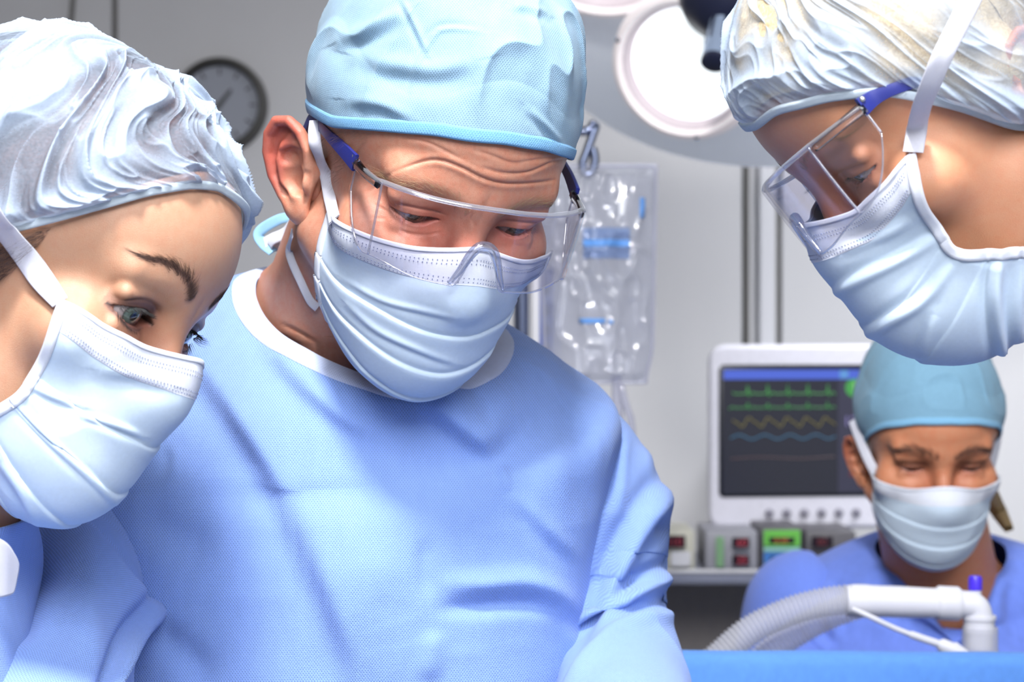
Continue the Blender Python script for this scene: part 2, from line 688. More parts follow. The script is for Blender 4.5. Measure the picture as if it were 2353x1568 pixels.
class Head:
    """a head in its own frame (mm; face towards -y, +x the person's left, origin between the ears)"""
    def __init__(s, pitch, yaw, roll, pos, scale=1.0, up=-.5, lo=-5.5, wid=14.5, hood=1.0, brow=1.0, fem=0.0, eyegap=32.0, jaw=1.0, full=0.0, mf=64.0):
        s.R = rotm(pitch, yaw, roll)
        s.T = np.array([pos[0], pos[1], CAMZ + pos[2]])
        s.s = scale
        s.up, s.lo, s.wid, s.hood, s.brow, s.fem, s.jaw, s.full, s.mf = up, lo, wid, hood, brow, fem, jaw, full, mf
        s.E = np.array([eyegap, -71.0, 13.0])
        s.neck = None
    def aim(s, L, px, py):
        """shift the head sideways so that local point L is seen at pixel (px, py)"""
        w = s.toW(L)
        s.T = s.T + W(px, py, w[1]) - w
        return s
    def toW(s, L):
        return (np.asarray(L, float) * (s.s / 1000)) @ s.R.T + s.T
    def toL(s, Pw):
        return (np.asarray(Pw, float) - s.T) @ s.R * (1000 / s.s)
    def lid(s, x, which):
        """lid edge height above the eye centre at offset x from it"""
        t = np.clip(np.abs(x + (1.0 if which else 0)) / s.wid, 0, 1)
        c = -1.8
        return c + ((s.up - c) * (1 - t ** 2.2) if which else (s.lo - c) * (1 - t ** 2.0))
    def sdf(s, L, eyes=True):
        P = np.asarray(L, float).copy()
        P[..., 0] = np.abs(P[..., 0])
        f = s.fem
        d = d_ell(P, (0, 8, 48), (75, 95, 80))
        d = smin(d, d_ell(P, (0, -24, 48), (61, 69 - f, 54)), 26)
        d = smin(d, d_ell(P, (0, -36, -22), (58 - 2 * f, 52, 62)), 22)
        d = smin(d, d_sph(P, (46, -60, -12), 20), 16)
        d = smin(d, d_cone(P, (50 - 3 * f, -4, -48), (17, -70, -86 * s.jaw), 17 - 2 * f, 17 - 2 * f), 20)
        d = smin(d, d_ell(P, (0, -72, -50), (30, 28, 34)), 16)
        d = smin(d, d_cone(P, (6, -85 + f, 28), (44, -74 + f, 33), 9.5 * s.brow - 2 * f, 7.5 * s.brow - f), 13)
        d = smax(d, -d_sph(P, (34, -103, 9), 21), 12)
        d = smin(d, d_sph(P, (30, -76, -12), 15), 12)
        d = smin(d, d_cone(P, (0, -84, 20), (0, -107 + 5 * f, -24 + 2 * f), 7.5, 10 - 1.5 * f), 11)
        d = smin(d, d_sph(P, (11, -97, -28), 7.5), 6)
        if eyes:
            e = P - s.E
            d = smin(d, np.linalg.norm(e, axis=-1) - 13.4, 6)
            d = smin(d, d_cone(P, s.E + (-8, -9.5, 10.5), s.E + (13, -5.5, 8.0), 4.5 * s.hood, 5.0 * s.hood), 5)
            d = smin(d, d_cone(P, s.E + (-7, -9.0, -10.5), s.E + (10, -7, -10), 3.2, 3.0), 5)
            # lid crease
            cr = np.abs(np.linalg.norm(e, axis=-1) - 13.4)
            zu = s.lid(e[..., 0], 1)
            crease = np.exp(-((e[..., 2] - zu - 5.2) / 1.0) ** 2) * sstep(17, 10, np.abs(e[..., 0])) * (e[..., 1] < -2)
            d = d + 0.9 * crease
            zl = s.lid(e[..., 0], 0)
            ap = smax(e[..., 2] - zu, zl - e[..., 2], .8)
            ap = np.maximum(ap, np.abs(e[..., 0]) - s.wid)
            ap = np.maximum(ap, e[..., 1] + 3)
            cut = smax(d, -ap, 1.0)
            d = np.minimum(cut, np.maximum(d, np.linalg.norm(e, axis=-1) - 10.6))
        return d
    def body(s, Pw, eyes=True):
        """head, neck and shoulder girdle in world metres -> mm distance"""
        d = s.sdf(s.toL(Pw), eyes) * s.s
        if s.neck is not None:
            M = np.asarray(Pw) * 1000
            n0 = s.toW((0, 20, -30)) * 1000
            d = smin(d, d_cone(M, n0, s.neck[0] * 1000, 52 * s.s * s.neck[1], 56 * s.s * s.neck[1]), 16)
            for sh in s.neck[2]:
                d = smin(d, d_cone(M, s.neck[0] * 1000 + np.array([0, 18, 6 if len(s.neck) > 3 else -25]), np.asarray(sh) * 1000, 52, 40), 30)
        return d
    def trace(s, O, D, f=None, n=60, off=0.0, start=0.0, far=9.0):
        """march rays O + t D (world, unit D) to the level f = off"""
        f = f or (lambda q: s.body(q, False))
        t = np.full(len(D), start)
        for _ in range(n):
            d = f(O + t[:, None] * D) - off
            t = np.minimum(t + d * .00085, far)
        return O + t[:, None] * D
    def pick(s, pts, off=0.0, f=None):
        """photo pixels -> points on this person's surface (world)"""
        pts = np.asarray(pts, float).reshape(-1, 2)
        D = np.stack([(pts[:, 0] - CX) / FPX, np.ones(len(pts)), -(pts[:, 1] - CY) / FPX], 1)
        D /= np.linalg.norm(D, axis=1, keepdims=True)
        O = np.repeat(np.array([[0, 0, CAMZ]]), len(pts), 0)
        return s.trace(O, D, f, 140, off, .75)
    def front(s, x, z, off=0.0, eyes=False):
        """local points on the face at given x, z, from straight ahead"""
        x, z = np.broadcast_arrays(np.asarray(x, float), np.asarray(z, float))
        P = np.stack([x.ravel(), np.full(x.size, -150.0), z.ravel()], 1)
        for _ in range(40):
            P[:, 1] += (s.sdf(P, eyes) - off) * .8
        return P.reshape(x.shape + (3,))
    def radial(s, C, Dl, off=0.0, f=None, r0=190.0, n=40):
        """local: from outside inwards along -Dl to the surface; C centre(s), Dl unit directions"""
        f = f or (lambda q: s.sdf(q, False))
        r = np.full(len(Dl), r0)
        for _ in range(n):
            r = np.maximum(r - (f(C + r[:, None] * Dl) - off) * .85, 0)
        return r

def ear_sdf(P):
    """ear in its own plane coords (a back, b up, o out), mm"""
    Q = P.copy()
    bend = 0.012 * np.maximum(P[:, 0] - 4, 0) ** 2 * .35
    Q[:, 2] = P[:, 2] - bend
    hx = [(5, -3, -1), (-2, 6, 1.0), (-2.5, 16, 2.0), (3, 26, 3), (12, 31, 3.2), (22, 28.5, 3), (28.5, 19, 2.5), (30, 7, 2), (27, -7, 1.4), (20, -18, .8), (12, -25, .5)]
    d = d_poly(Q, hx, [1.8, 2.6, 3.0, 3.3, 3.4, 3.4, 3.2, 3.0, 2.8, 2.7, 3])
    pl = np.maximum(np.abs(Q[:, 2] + 1.0) - 1.4, d_ell(Q * np.array([1, 1, .01]), (12, 2, 0), (18, 29, 50)))
    d = smin(d, pl, 3)
    d = smin(d, d_poly(Q, [(10, 24, .5), (17, 15, 1.8), (20, 4, 2.4), (17, -8, 2), (8, -15, 1.6)], [1.5, 2.2, 2.6, 2.6, 2.4]), 4)
    d = smin(d, d_poly(Q, [(3, 17, .8), (12, 17, 1.4), (17, 13, 1.8)], [1, 1.4, 1.8]), 3)
    d = smin(d, d_ell(Q, (7, -25, 0), (9, 9, 4)), 5)
    d = smin(d, d_ell(Q, (-1, -5, 1), (3.4, 6, 4)), 3)
    d = smin(d, d_cone(Q, (2, 2, -9), (14, 2, -6), 9, 7), 6)
    d = smin(d, d_ell(Q, (9, -4, -7.5), (14, 18, 5)), 3)
    d = smax(d, -d_ell(Q, (8, -4, 3.2), (8, 10, 6.6)), 3)
    d = smax(d, -d_ell(Q, (11, 8, 2.6), (7, 5.5, 4.4)), 3)
    return d

_ear = None
def ear_mesh(head, side, drop=0.0, flare=32, size=1.0):
    """vertices (local mm) and quads of one ear; side -1 right, +1 left"""
    global _ear
    if _ear is None:
        V, Q = surfnets(ear_sdf, (-9, -38, -20), (38, 38, 14), .7)
        for _ in range(3):
            acc = np.zeros_like(V)
            cnt = np.zeros(len(V))
            for a in range(4):
                np.add.at(acc, Q[:, a], V[Q[:, (a + 1) % 4]] + V[Q[:, (a + 3) % 4]])
                np.add.at(cnt, Q[:, a], 2)
            V = V * .4 + .6 * acc / np.maximum(cnt, 1)[:, None]
        _ear = (V, Q)
    V, Q = _ear
    fl = math.radians(flare)
    A = np.array([math.sin(fl), math.cos(fl), 0])
    N = np.array([math.cos(fl), -math.sin(fl), 0])
    B = np.array([0.10, -0.0, 1.0])
    tb = math.radians(14)
    A2 = A * math.cos(tb) - np.array([0, 0, 1]) * math.sin(tb)
    B2 = B * math.cos(tb) + A * math.sin(tb)
    L = EARPT + np.array([0, 0, drop]) + size * (V[:, :1] * A2 + V[:, 1:2] * B2 + V[:, 2:3] * N)
    L = L * np.array([side, 1, 1])
    return L, (Q if side > 0 else Q[:, ::-1])

def skin_tone(head, L, base, red, extra=None):
    """base colour per vertex; redder around nose, ears and cheeks, with per-person marks and socket shade"""
    L = np.asarray(L)
    x = np.abs(L[:, 0])
    c = np.tile(np.array(srgb(*base)[:3]), (len(L), 1))
    r = np.array(srgb(*red)[:3])
    w = .55 * np.exp(-(((L[:, 0]) / 26) ** 2 + ((L[:, 2] + 15) / 22) ** 2)) * (L[:, 1] < -70)
    w += .75 * sstep(72, 84, x) * (np.abs(L[:, 1]) < 45) * (np.abs(L[:, 2]) < 45)
    e = L.copy()
    e[:, 0] = x
    e = e - head.E
    w += .45 * np.exp(-((e[:, 0] + 4) ** 2 / 260 + (e[:, 2] + 4) ** 2 / 120)) * (L[:, 1] < -50)
    w = np.clip(w, 0, .9)[:, None]
    c = c * (1 - w) + r * w
    rim = np.exp(-((e[:, 2] - head.lid(e[:, 0], 0)) / 1.1) ** 2) * (np.abs(e[:, 0]) < head.wid) * (e[:, 1] < 0)
    c = c * (1 - .35 * rim[:, None]) + .35 * rim[:, None] * np.array(srgb(190, 110, 105)[:3])
    if extra is not None:
        c = extra(L, e, c)
    return c

def build_body(head, mat, base, red, parent, wrinkles=(), extra=None, fine=.8, ears=(-1, 1), ear_drop=0.0, ear_flare=32, ear_size=1.0, torso_R=None, necklen=.10, zf=(-32, 84)):
    """one continuous skin: head, neck and shoulder girdle swept in rings along the spine"""
    zs = np.r_[np.linspace(127.6, zf[1], 18, endpoint=False), np.arange(zf[1], zf[0], -fine), np.linspace(zf[0], -50, 8)]
    ph = np.r_[np.arange(-math.radians(100), math.radians(100), fine / 82.0), np.linspace(math.radians(100), math.radians(260), 60, endpoint=False)]
    C, U, Fw = [], [], []
    for z in zs:
        C.append(head.toW((0, -14, z)))
        U.append(head.R[:, 0])
        Fw.append(-head.R[:, 1])
    tR = np.eye(3) if torso_R is None else torso_R
    q0, q1 = Matrix(head.R.tolist()).to_quaternion(), Matrix(tR.tolist()).to_quaternion()
    c0, c1 = head.toW((0, -14, -50)), head.neck[0]
    cm = head.toW((0, 12, -95)) * .5 + c1 * .5
    nn = 44
    for i in range(1, nn + 1):
        t = i / nn
        q = q0.slerp(q1, min(1, t * 1.15))
        R = np.array(q.to_matrix())
        C.append((1 - t) ** 2 * c0 + 2 * t * (1 - t) * cm + t * t * c1)
        U.append(R[:, 0])
        Fw.append(-R[:, 1])
    for i in range(1, 9):
        C.append(c1 + np.array([0, .004, -.012]) * i)
        U.append(tR[:, 0])
        Fw.append(-tR[:, 1])
    C, U, Fw = map(np.array, (C, U, Fw))
    D = U[:, None, :] * np.sin(ph)[None, :, None] + Fw[:, None, :] * np.cos(ph)[None, :, None]
    nv, nu = D.shape[:2]
    D = D.reshape(-1, 3)
    CC = np.repeat(C, nu, 0)
    r = np.full(len(D), .155)
    r[nv * 0:] = .155
    act = np.arange(len(D))
    for it in range(46):
        d = head.body(CC[act] + r[act][:, None] * D[act])
        r[act] = np.maximum(r[act] - d * .00085, .002)
        if it > 8:
            act = act[np.abs(d) > .03]
            if not len(act):
                break
    V = CC + r[:, None] * D
    L = head.toL(V)
    for pts, depth, width in wrinkles:
        A = head.toL(head.pick(crv(pts, 24)))
        near = np.where((L[:, 1] < 60))[0]
        dd, par = segdist(L[near], A, 12)
        fade = np.sin(np.pi * np.clip(par, .02, .98)) ** .5
        disp = (-depth * np.exp(-(dd / (width * .7)) ** 2) + depth * .35 * np.exp(-((dd - 2.2 * width) / (1.5 * width)) ** 2)) * fade
        V[near] += D[near] * (disp * head.s / 1000)[:, None]
    L = head.toL(V)
    col = skin_tone(head, L, base, red, extra)
    Fq = gridfaces(nu, nv, True, 0, True)
    VV, CCc, FF = [V], [col], [Fq]
    b = len(V)
    for sd in ears:
        el, eq = ear_mesh(head, sd, ear_drop, ear_flare, ear_size)
        VV.append(head.toW(el))
        CCc.append(skin_tone(head, el, base, red))
        FF.append(eq + b)
        b += len(el)
    top = head.toW((0, -14, 127.9))
    VV.append(top[None])
    CCc.append(col[:1])
    VV, CCc, FF = np.vstack(VV), np.vstack(CCc), np.vstack(FF)
    me = mesh_np('body', VV, FF, True, None, CCc)
    return obj('body', me, mat, parent)

EYEMAT = None
def build_eyes(head, parent, iris, gaze, sides=(-1, 1), lash=1.0, lashcol=None, lash_len=6.0, lash_r=.07, nl=60):
    global EYEMAT
    if EYEMAT is None:
        EYEMAT = vcol_mat('eyeball_wet', .12, .6, 1.0)
    rng = random.Random(7)
    th = np.linspace(0, np.pi, 60)
    fi = np.linspace(0, 2 * np.pi, 48, endpoint=False)
    for sd in sides:
        E = head.E * np.array([sd, 1, 1])
        gp, gy = math.radians(gaze[0]), math.radians(gaze[1])
        g = np.array([math.sin(gy) * math.cos(gp), -math.cos(gy) * math.cos(gp), -math.sin(gp)])
        u = np.cross(g, (0, 0, 1.0))
        u /= np.linalg.norm(u)
        v = np.cross(u, g)
        rr = 12.0 + .55 * np.exp(-(th / .42) ** 4)
        G = E + rr[:, None, None] * (np.cos(th)[:, None, None] * g + np.sin(th)[:, None, None] * (np.cos(fi)[None, :, None] * u + np.sin(fi)[None, :, None] * v))
        a = np.repeat(th[:, None], 48, 1) * 12
        c = np.tile(np.array(srgb(158, 148, 150)[:3]), a.shape + (1,))
        ir = np.array(srgb(*iris)[:3]) * (.7 + .6 * n2(fi[None, :] * 9, a * .7, 3))[..., None]
        w = sstep(6.1, 5.6, a)[..., None]
        c = c * (1 - w) + ir * w
        w = (np.exp(-((a - 5.7) / .5) ** 2) * .8)[..., None]
        c = c * (1 - w) + .02 * w
        w = sstep(2.3, 1.9, a)[..., None]
        c = c * (1 - w) + .004 * w
        gm = gridmesh('eyeball', head.toW(G.reshape(-1, 3)).reshape(G.shape), True, True, None, c)
        obj('eyeball', gm, EYEMAT, parent)
        if lash:
            S = []
            for which, ln, cnt in ((1, lash_len, nl), (0, lash_len * .55, nl // 2)):
                for i in range(cnt):
                    x = (-1 + 2 * (i + rng.random()) / cnt) * (head.wid - 1.2)
                    z = head.lid(np.array(x), which) + (.5 if which else -.4)
                    y = -math.sqrt(max(13.6 ** 2 - x * x * .75 - z * z, 60))
                    p = np.array([x, y, float(z)])
                    o = p / np.linalg.norm(p)
                    out = np.array([x * .045, -1.0, -.55 if which else -.75])
                    out /= np.linalg.norm(out)
                    L_ = ln * (.7 + .5 * rng.random()) * (.6 + .4 * (x + head.wid) / (2 * head.wid))
                    k = np.linspace(0, 1, 6)[:, None]
                    up = np.array([0, -.1, 1.0 if which else -.2])
                    s_ = p + o * .2 + out * L_ * k + up * L_ * .45 * k ** 2 + np.array([rng.uniform(-.12, .12), 0, rng.uniform(-.1, .1)]) * L_ * k
                    S.append(head.toW((head.E + s_) * np.array([sd, 1, 1])))
            obj('eyelashes', strandmesh('eyelashes', S, lash_r / 1000), lashcol, parent)

def brow_hairs(head, parent, mat, sides, curve, thick, n, length, r, seed=1, lift=.4):
    """curve: (x, z) on the face, inner end first; hairs lie along it"""
    rng = random.Random(seed)
    C = crv(np.array(curve, float), 60)
    for sd in sides:
        S = []
        for i in range(n):
            t = rng.random()
            k = t * 58
            i0 = int(k)
            p = C[i0] * (1 - (k - i0)) + C[i0 + 1] * (k - i0)
            dr = C[min(i0 + 2, 59)] - C[max(i0 - 1, 0)]
            dr /= np.linalg.norm(dr)
            nr = np.array([-dr[1], dr[0]])
            w = thick * math.sin(math.pi * min(1, .18 + t * .8)) ** .7
            off = rng.gauss(0, .36) * w
            p = p + nr * off
            a = .9 * (1 - t) - .25 * off / max(w, .1) + rng.gauss(0, .22)
            d2 = dr * math.cos(a) + nr * math.sin(a) * (1 if lift > 0 else -1)
            ln = length * (.6 + .6 * rng.random())
            q = np.linspace(0, 1, 4)[:, None]
            xz = p + d2 * ln * q
            S.append(xz)
        XZ = np.array(S)
        P = head.front(XZ[..., 0], XZ[..., 1], .15)
        P[..., 1] -= abs(lift) * np.sin(np.linspace(0, 2.2, 4))
        S = [head.toW(q_ * np.array([sd, 1, 1])) for q_ in P]
        obj('eyebrow', strandmesh('eyebrow', S, r / 1000), mat, parent)

# ------------------------------------------------------------------ caps
def cap_shape(head, rim, hull, center=(0, 6, 40), nphi=420, nv=150, rimoff=2.5, puff=.10, droop=0.0, clear=1.0):
    """rim: function azimuth(rad, 0 = face, + = person's left) -> local z of the lower edge.
    hull: (a_front, a_back, b, c, power). Returns local grid (nv, nphi, 3) from rim to crown, plus phi, v."""
    phi = np.linspace(-np.pi, np.pi, nphi, endpoint=False)
    zr = rim(phi)
    D = np.stack([np.sin(phi), -np.cos(phi), 0 * phi], 1)
    C = np.stack([0 * phi, 0 * phi - 2, zr], 1)
    r = head.radial(C, D, rimoff)
    Rm = C + r[:, None] * D
    c0 = np.asarray(center, float)
    v = np.linspace(0, 1, nv) ** 1.15
    rel = Rm - c0
    az = np.arctan2(rel[:, 0], -rel[:, 1])
    hor = np.hypot(rel[:, 0], rel[:, 1])
    el0 = np.arctan2(rel[:, 2], hor)
    el = el0[None, :] + (np.pi / 2 - el0)[None, :] * v[:, None] - droop * np.sin(np.pi * np.clip(v / .35, 0, 1))[:, None]
    d = np.stack([np.cos(el) * np.sin(az), -np.cos(el) * np.cos(az), np.sin(el)], -1)
    af, ab, b, c, p = hull
    yy = np.where(d[..., 1] < 0, af, ab)
    rr = ((np.abs(d[..., 0]) / b) ** p + (np.abs(d[..., 1]) / yy) ** p + (np.abs(d[..., 2]) / c) ** p) ** (-1 / p)
    H = c0 + rr[..., None] * d
    r_in = np.linalg.norm(rel, axis=1)
    w = sstep(0, puff, v)[:, None]
    w = w ** .8
    R_ = r_in[None, :] * (1 - w) + rr * w
    # never dip into the skull: coarse distance to the skin along the same directions
    ci = np.r_[np.arange(0, nphi, 8), nphi]
    ri = np.unique(np.r_[np.arange(0, nv, 6), nv - 1])
    dc = d[np.ix_(ri, ci % nphi)]
    rs = head.radial(c0, dc.reshape(-1, 3), 0.0, None, 190, 26).reshape(dc.shape[:2])
    rs = np.array([np.interp(np.arange(nphi), ci, q) for q in rs])
    rs = np.array([np.interp(np.arange(nv), ri, rs[:, k]) for k in range(nphi)]).T
    R_ = np.maximum(R_, rs + rimoff + 2.5 * sstep(0, puff, v)[:, None] * clear)
    return c0 + R_[..., None] * d, phi, v, Rm

def cloth_uv(G):
    """arc-length UVs in metres, measured along every row and column"""
    m, q = G.shape[1] // 2, G.shape[0] // 2
    du = np.concatenate([np.zeros((G.shape[0], 1)), np.cumsum(np.linalg.norm(np.diff(G, axis=1), axis=2), 1)], 1)
    dv = np.concatenate([np.zeros((1, G.shape[1])), np.cumsum(np.linalg.norm(np.diff(G, axis=0), axis=2), 0)], 0)
    return np.stack([du - du[:, m:m + 1], dv - dv[q:q + 1]], -1)

def rimfn(pts, back=None):
    """pts: (phi_deg, z) control points -> smooth periodic function of phi (radians)"""
    P = sorted(pts)
    x = np.radians([p[0] for p in P])
    z = np.array([p[1] for p in P], float)
    X = np.r_[x - 2 * np.pi, x, x + 2 * np.pi]
    Z = np.r_[z, z, z]
    def f(phi):
        g = np.linspace(-np.pi, np.pi, 721)
        zz = np.interp(g, X, Z)
        k = np.exp(-np.linspace(-2, 2, 41) ** 2)
        k /= k.sum()
        zz = np.convolve(np.r_[zz[-41:-1], zz, zz[1:41]], k, 'same')[40:-40]
        return np.interp(phi, g, zz)
    return f

# ------------------------------------------------------------------ face masks
def mask_hull(head, P):
    Q = P.copy()
    Q[:, 0] = np.abs(Q[:, 0])
    d = d_ell(Q, (0, -44, -42), (61, head.mf, 66))
    d = smin(d, d_sph(Q, (0, -42 - head.mf, -16), 9), 60)
    d = smin(d, d_sph(Q, (0, -72, -84 * head.jaw), 31), 34)
    d = smin(d, d_cone(Q, (0, -99, 4), (36, -80, -2), 7, 9), 20)
    if head.full:
        d = smin(d, d_sph(Q, (0, -88, -62), head.full), 30)
    return smin(d, head.sdf(P, False) - 2.0, 8)

def build_mask(head, parent, mats, azr=(98, 98), azl=(98, 98), top=((0, 31), (28, 27), (60, 26), (98, 30)), bot=((0, -62), (50, -50), (98, -30)), pleats=(.30, .52, .74), amp=2.6, wr=1.0, seed=3, sidew=7.0, hull_off=0.0, nu=300, nv=220, folds=(), stitch=True):
    """pleated mask: cloth panel plus white binding strips at top, bottom and both sides"""
    C0 = np.array([0, -28.0, -46.0])
    u = np.linspace(-1, 1, nu)
    v = np.linspace(0, 1, nv)
    ar = np.interp(v, np.linspace(0, 1, len(azr)), azr)
    al = np.interp(v, np.linspace(0, 1, len(azl)), azl)
    for a_ in (ar, al):
        a_[:] = np.convolve(np.r_[np.full(15, a_[0]), a_, np.full(15, a_[-1])], np.full(31, 1 / 31), 'valid')
    Ad = np.where(u[None, :] < 0, u[None, :] * ar[:, None], u[None, :] * al[:, None])
    tt = np.interp(np.abs(Ad[0]), [p[0] for p in top], [p[1] for p in top])
    bb = np.interp(np.abs(Ad[-1]), [p[0] for p in bot], [p[1] for p in bot])
    ker = np.exp(-np.linspace(-2, 2, 31) ** 2)
    ker /= ker.sum()
    sm = lambda q: np.convolve(np.r_[np.full(15, q[0]), q, np.full(15, q[-1])], ker, 'valid')
    tt, bb = sm(tt), sm(bb)
    el = np.radians(tt[None, :] + (bb - tt)[None, :] * v[:, None])
    AA = np.radians(Ad)
    D = np.stack([np.cos(el) * np.sin(AA), -np.cos(el) * np.cos(AA), np.sin(el)], -1)
    Df = D.reshape(-1, 3)
    r = head.radial(C0, Df, hull_off, lambda q: mask_hull(head, q), 150).reshape(el.shape)
    U, V = np.meshgrid(u, v)
    # gathering: pleats open in the middle, lie closed at the side bindings
    op = 1 - np.abs(U) ** 3
    for i, p in enumerate(pleats):
        pv = p + (n2(U * 2.2, 0 * U + i, seed) - .5) * .03 + .04 * (U ** 2) * (.5 - p)
        x = (V - pv)
        r = r + amp * (sstep(-.10, -.004, -x) * 0 + np.where(x > 0, np.exp(-x / .09), 0) * sstep(0, .012, x) - .35 * np.exp(-(x / .02) ** 2)) * (.35 + .65 * op)
    edge = sstep(0, .06, V) * sstep(1, .94, V)
    r = r + wr * 2.2 * (n2(U * 3.2, V * 3.0, seed + 1) - .5) * edge + wr * 1.6 * (ridge(U * 2.6 + V * 2.0, V * 3.2 - U, seed + 2) - .6) * edge
    G = C0 + r[..., None] * D
    Gw = head.toW(G.reshape(-1, 3)).reshape(G.shape)
    nrm = gridnormals(Gw)
    if (nrm[nv // 2, nu // 2] @ (Gw[nv // 2, nu // 2] - head.toW(C0))) < 0:
        nrm = -nrm
    for pts, dep, wid in folds:
        px = P2(Gw).reshape(-1, 2)
        sd, par = segside(px, crv(np.array(pts, float), 16), 6 * wid)
        fade = np.sin(np.pi * np.clip(par, .03, .97)) ** .6
        vis = (nrm.reshape(-1, 3) * (np.array([0, 0, CAMZ]) - Gw.reshape(-1, 3))).sum(1) > 0
        h = dep * (np.exp(-(sd / wid) ** 2) * np.sign(1) - .6 * np.exp(-((sd - 1.4 * wid) / (1.1 * wid)) ** 2)) * fade * vis
        Gw = Gw + nrm * (h.reshape(nv, nu) / 1000)[..., None]
    uv = cloth_uv(Gw)
    th = .0006
    me = gridmesh('mask_panel', Gw, False, False, uv)
    m = obj('face_mask', me, mats['mask'], parent)
    sol = m.modifiers.new('thickness', 'SOLIDIFY')
    sol.thickness = th
    sol.offset = -1
    # bindings
    def strip(name, P, N, w, t, mat, lab=None):
        Gr = ribbon(P, N, w, t)
        return obj(name, gridmesh(name, Gr, True), mat, m, lab)
    k = 5
    kt = int(.135 * nv)
    Gt = Gw[:kt + 1] + nrm[:kt + 1] * .0007
    Gt[0] -= nrm[0] * .001
    Gt[-1] -= nrm[-1] * .0006
    obj('nose_strip', gridmesh('nose_strip', Gt, False, False, cloth_uv(Gt)), mats['mask_white'], m)
    strip('top_binding', Gw[1] + nrm[1] * .0007, nrm[1], .0028, .0012, mats['mask_white'])
    strip('bottom_binding', Gw[-3] + nrm[-3] * .0006, nrm[-3], .004, .0012, mats['mask_edge'])
    for s_, c in ((-1, 2), (1, nu - 3)):
        strip('side_binding', Gw[:, c] + nrm[:, c] * .0007, nrm[:, c], sidew / 1000, .0018, mats['mask_bind'])
    if stitch:
        # embossed rows of short welds along the nose wire
        S = []
        for row in (.042, .056, .108, .122):
            j = int(row * (nv - 1))
            for i in range(12, nu - 12, 3):
                a, b = Gw[j, i], Gw[j, i + 1] * .6 + Gw[j, i] * .4
                S.append((a, b, nrm[j, i]))
        mb = MB()
        for a, b, n_ in S:
            t_ = (b - a)
            ln = np.linalg.norm(t_)
            t_ /= ln
            s_ = np.cross(n_, t_)
            q = [a + n_ * .0010 + t_ * x * ln + s_ * y * .00030 for x, y in ((0, -1), (1, -1), (1, 1), (0, 1))]
            p = [w_ - n_ * .0006 for w_ in q]
            mb.add(q + p, [(0, 1, 2, 3), (0, 4, 5, 1), (1, 5, 6, 2), (2, 6, 7, 3), (3, 7, 4, 0)])
        st = obj('weld_dots', mb.mesh('weld_dots'), mats['weld'], m)
        st['kind'] = 'stuff'
    return m, Gw, nrm

def strap(head, parent, mat, pts, width, name='tie_strap', off=1.5, tw=None, face=None):
    """flat tie through photo pixels lying on the head surface (or given 3-D points)"""
    P = np.asarray(pts, float)
    if P.shape[1] == 2:
        P = head.pick(P, off)
    P = crv(P, 60)
    e = .0015
    N = []
    f = lambda q: head.body(q, False)
    for ax in np.eye(3):
        N.append((f(P + ax * e) - f(P - ax * e)))
    N = np.stack(N, 1)
    N /= np.maximum(np.linalg.norm(N, axis=1, keepdims=True), 1e-9)
    if face is not None:
        N = N * .35 + np.asarray(face, float)
    if tw is not None:
        T = np.gradient(P, axis=0)
        T /= np.linalg.norm(T, axis=1, keepdims=True)
        a = np.interp(np.linspace(0, 1, 60), np.linspace(0, 1, len(tw)), np.radians(tw))[:, None]
        N = N * np.cos(a) + np.cross(T, N) * np.sin(a)
    G = ribbon(P, N, width, .0009)
    return obj(name, gridmesh(name, G, True), mat, parent)

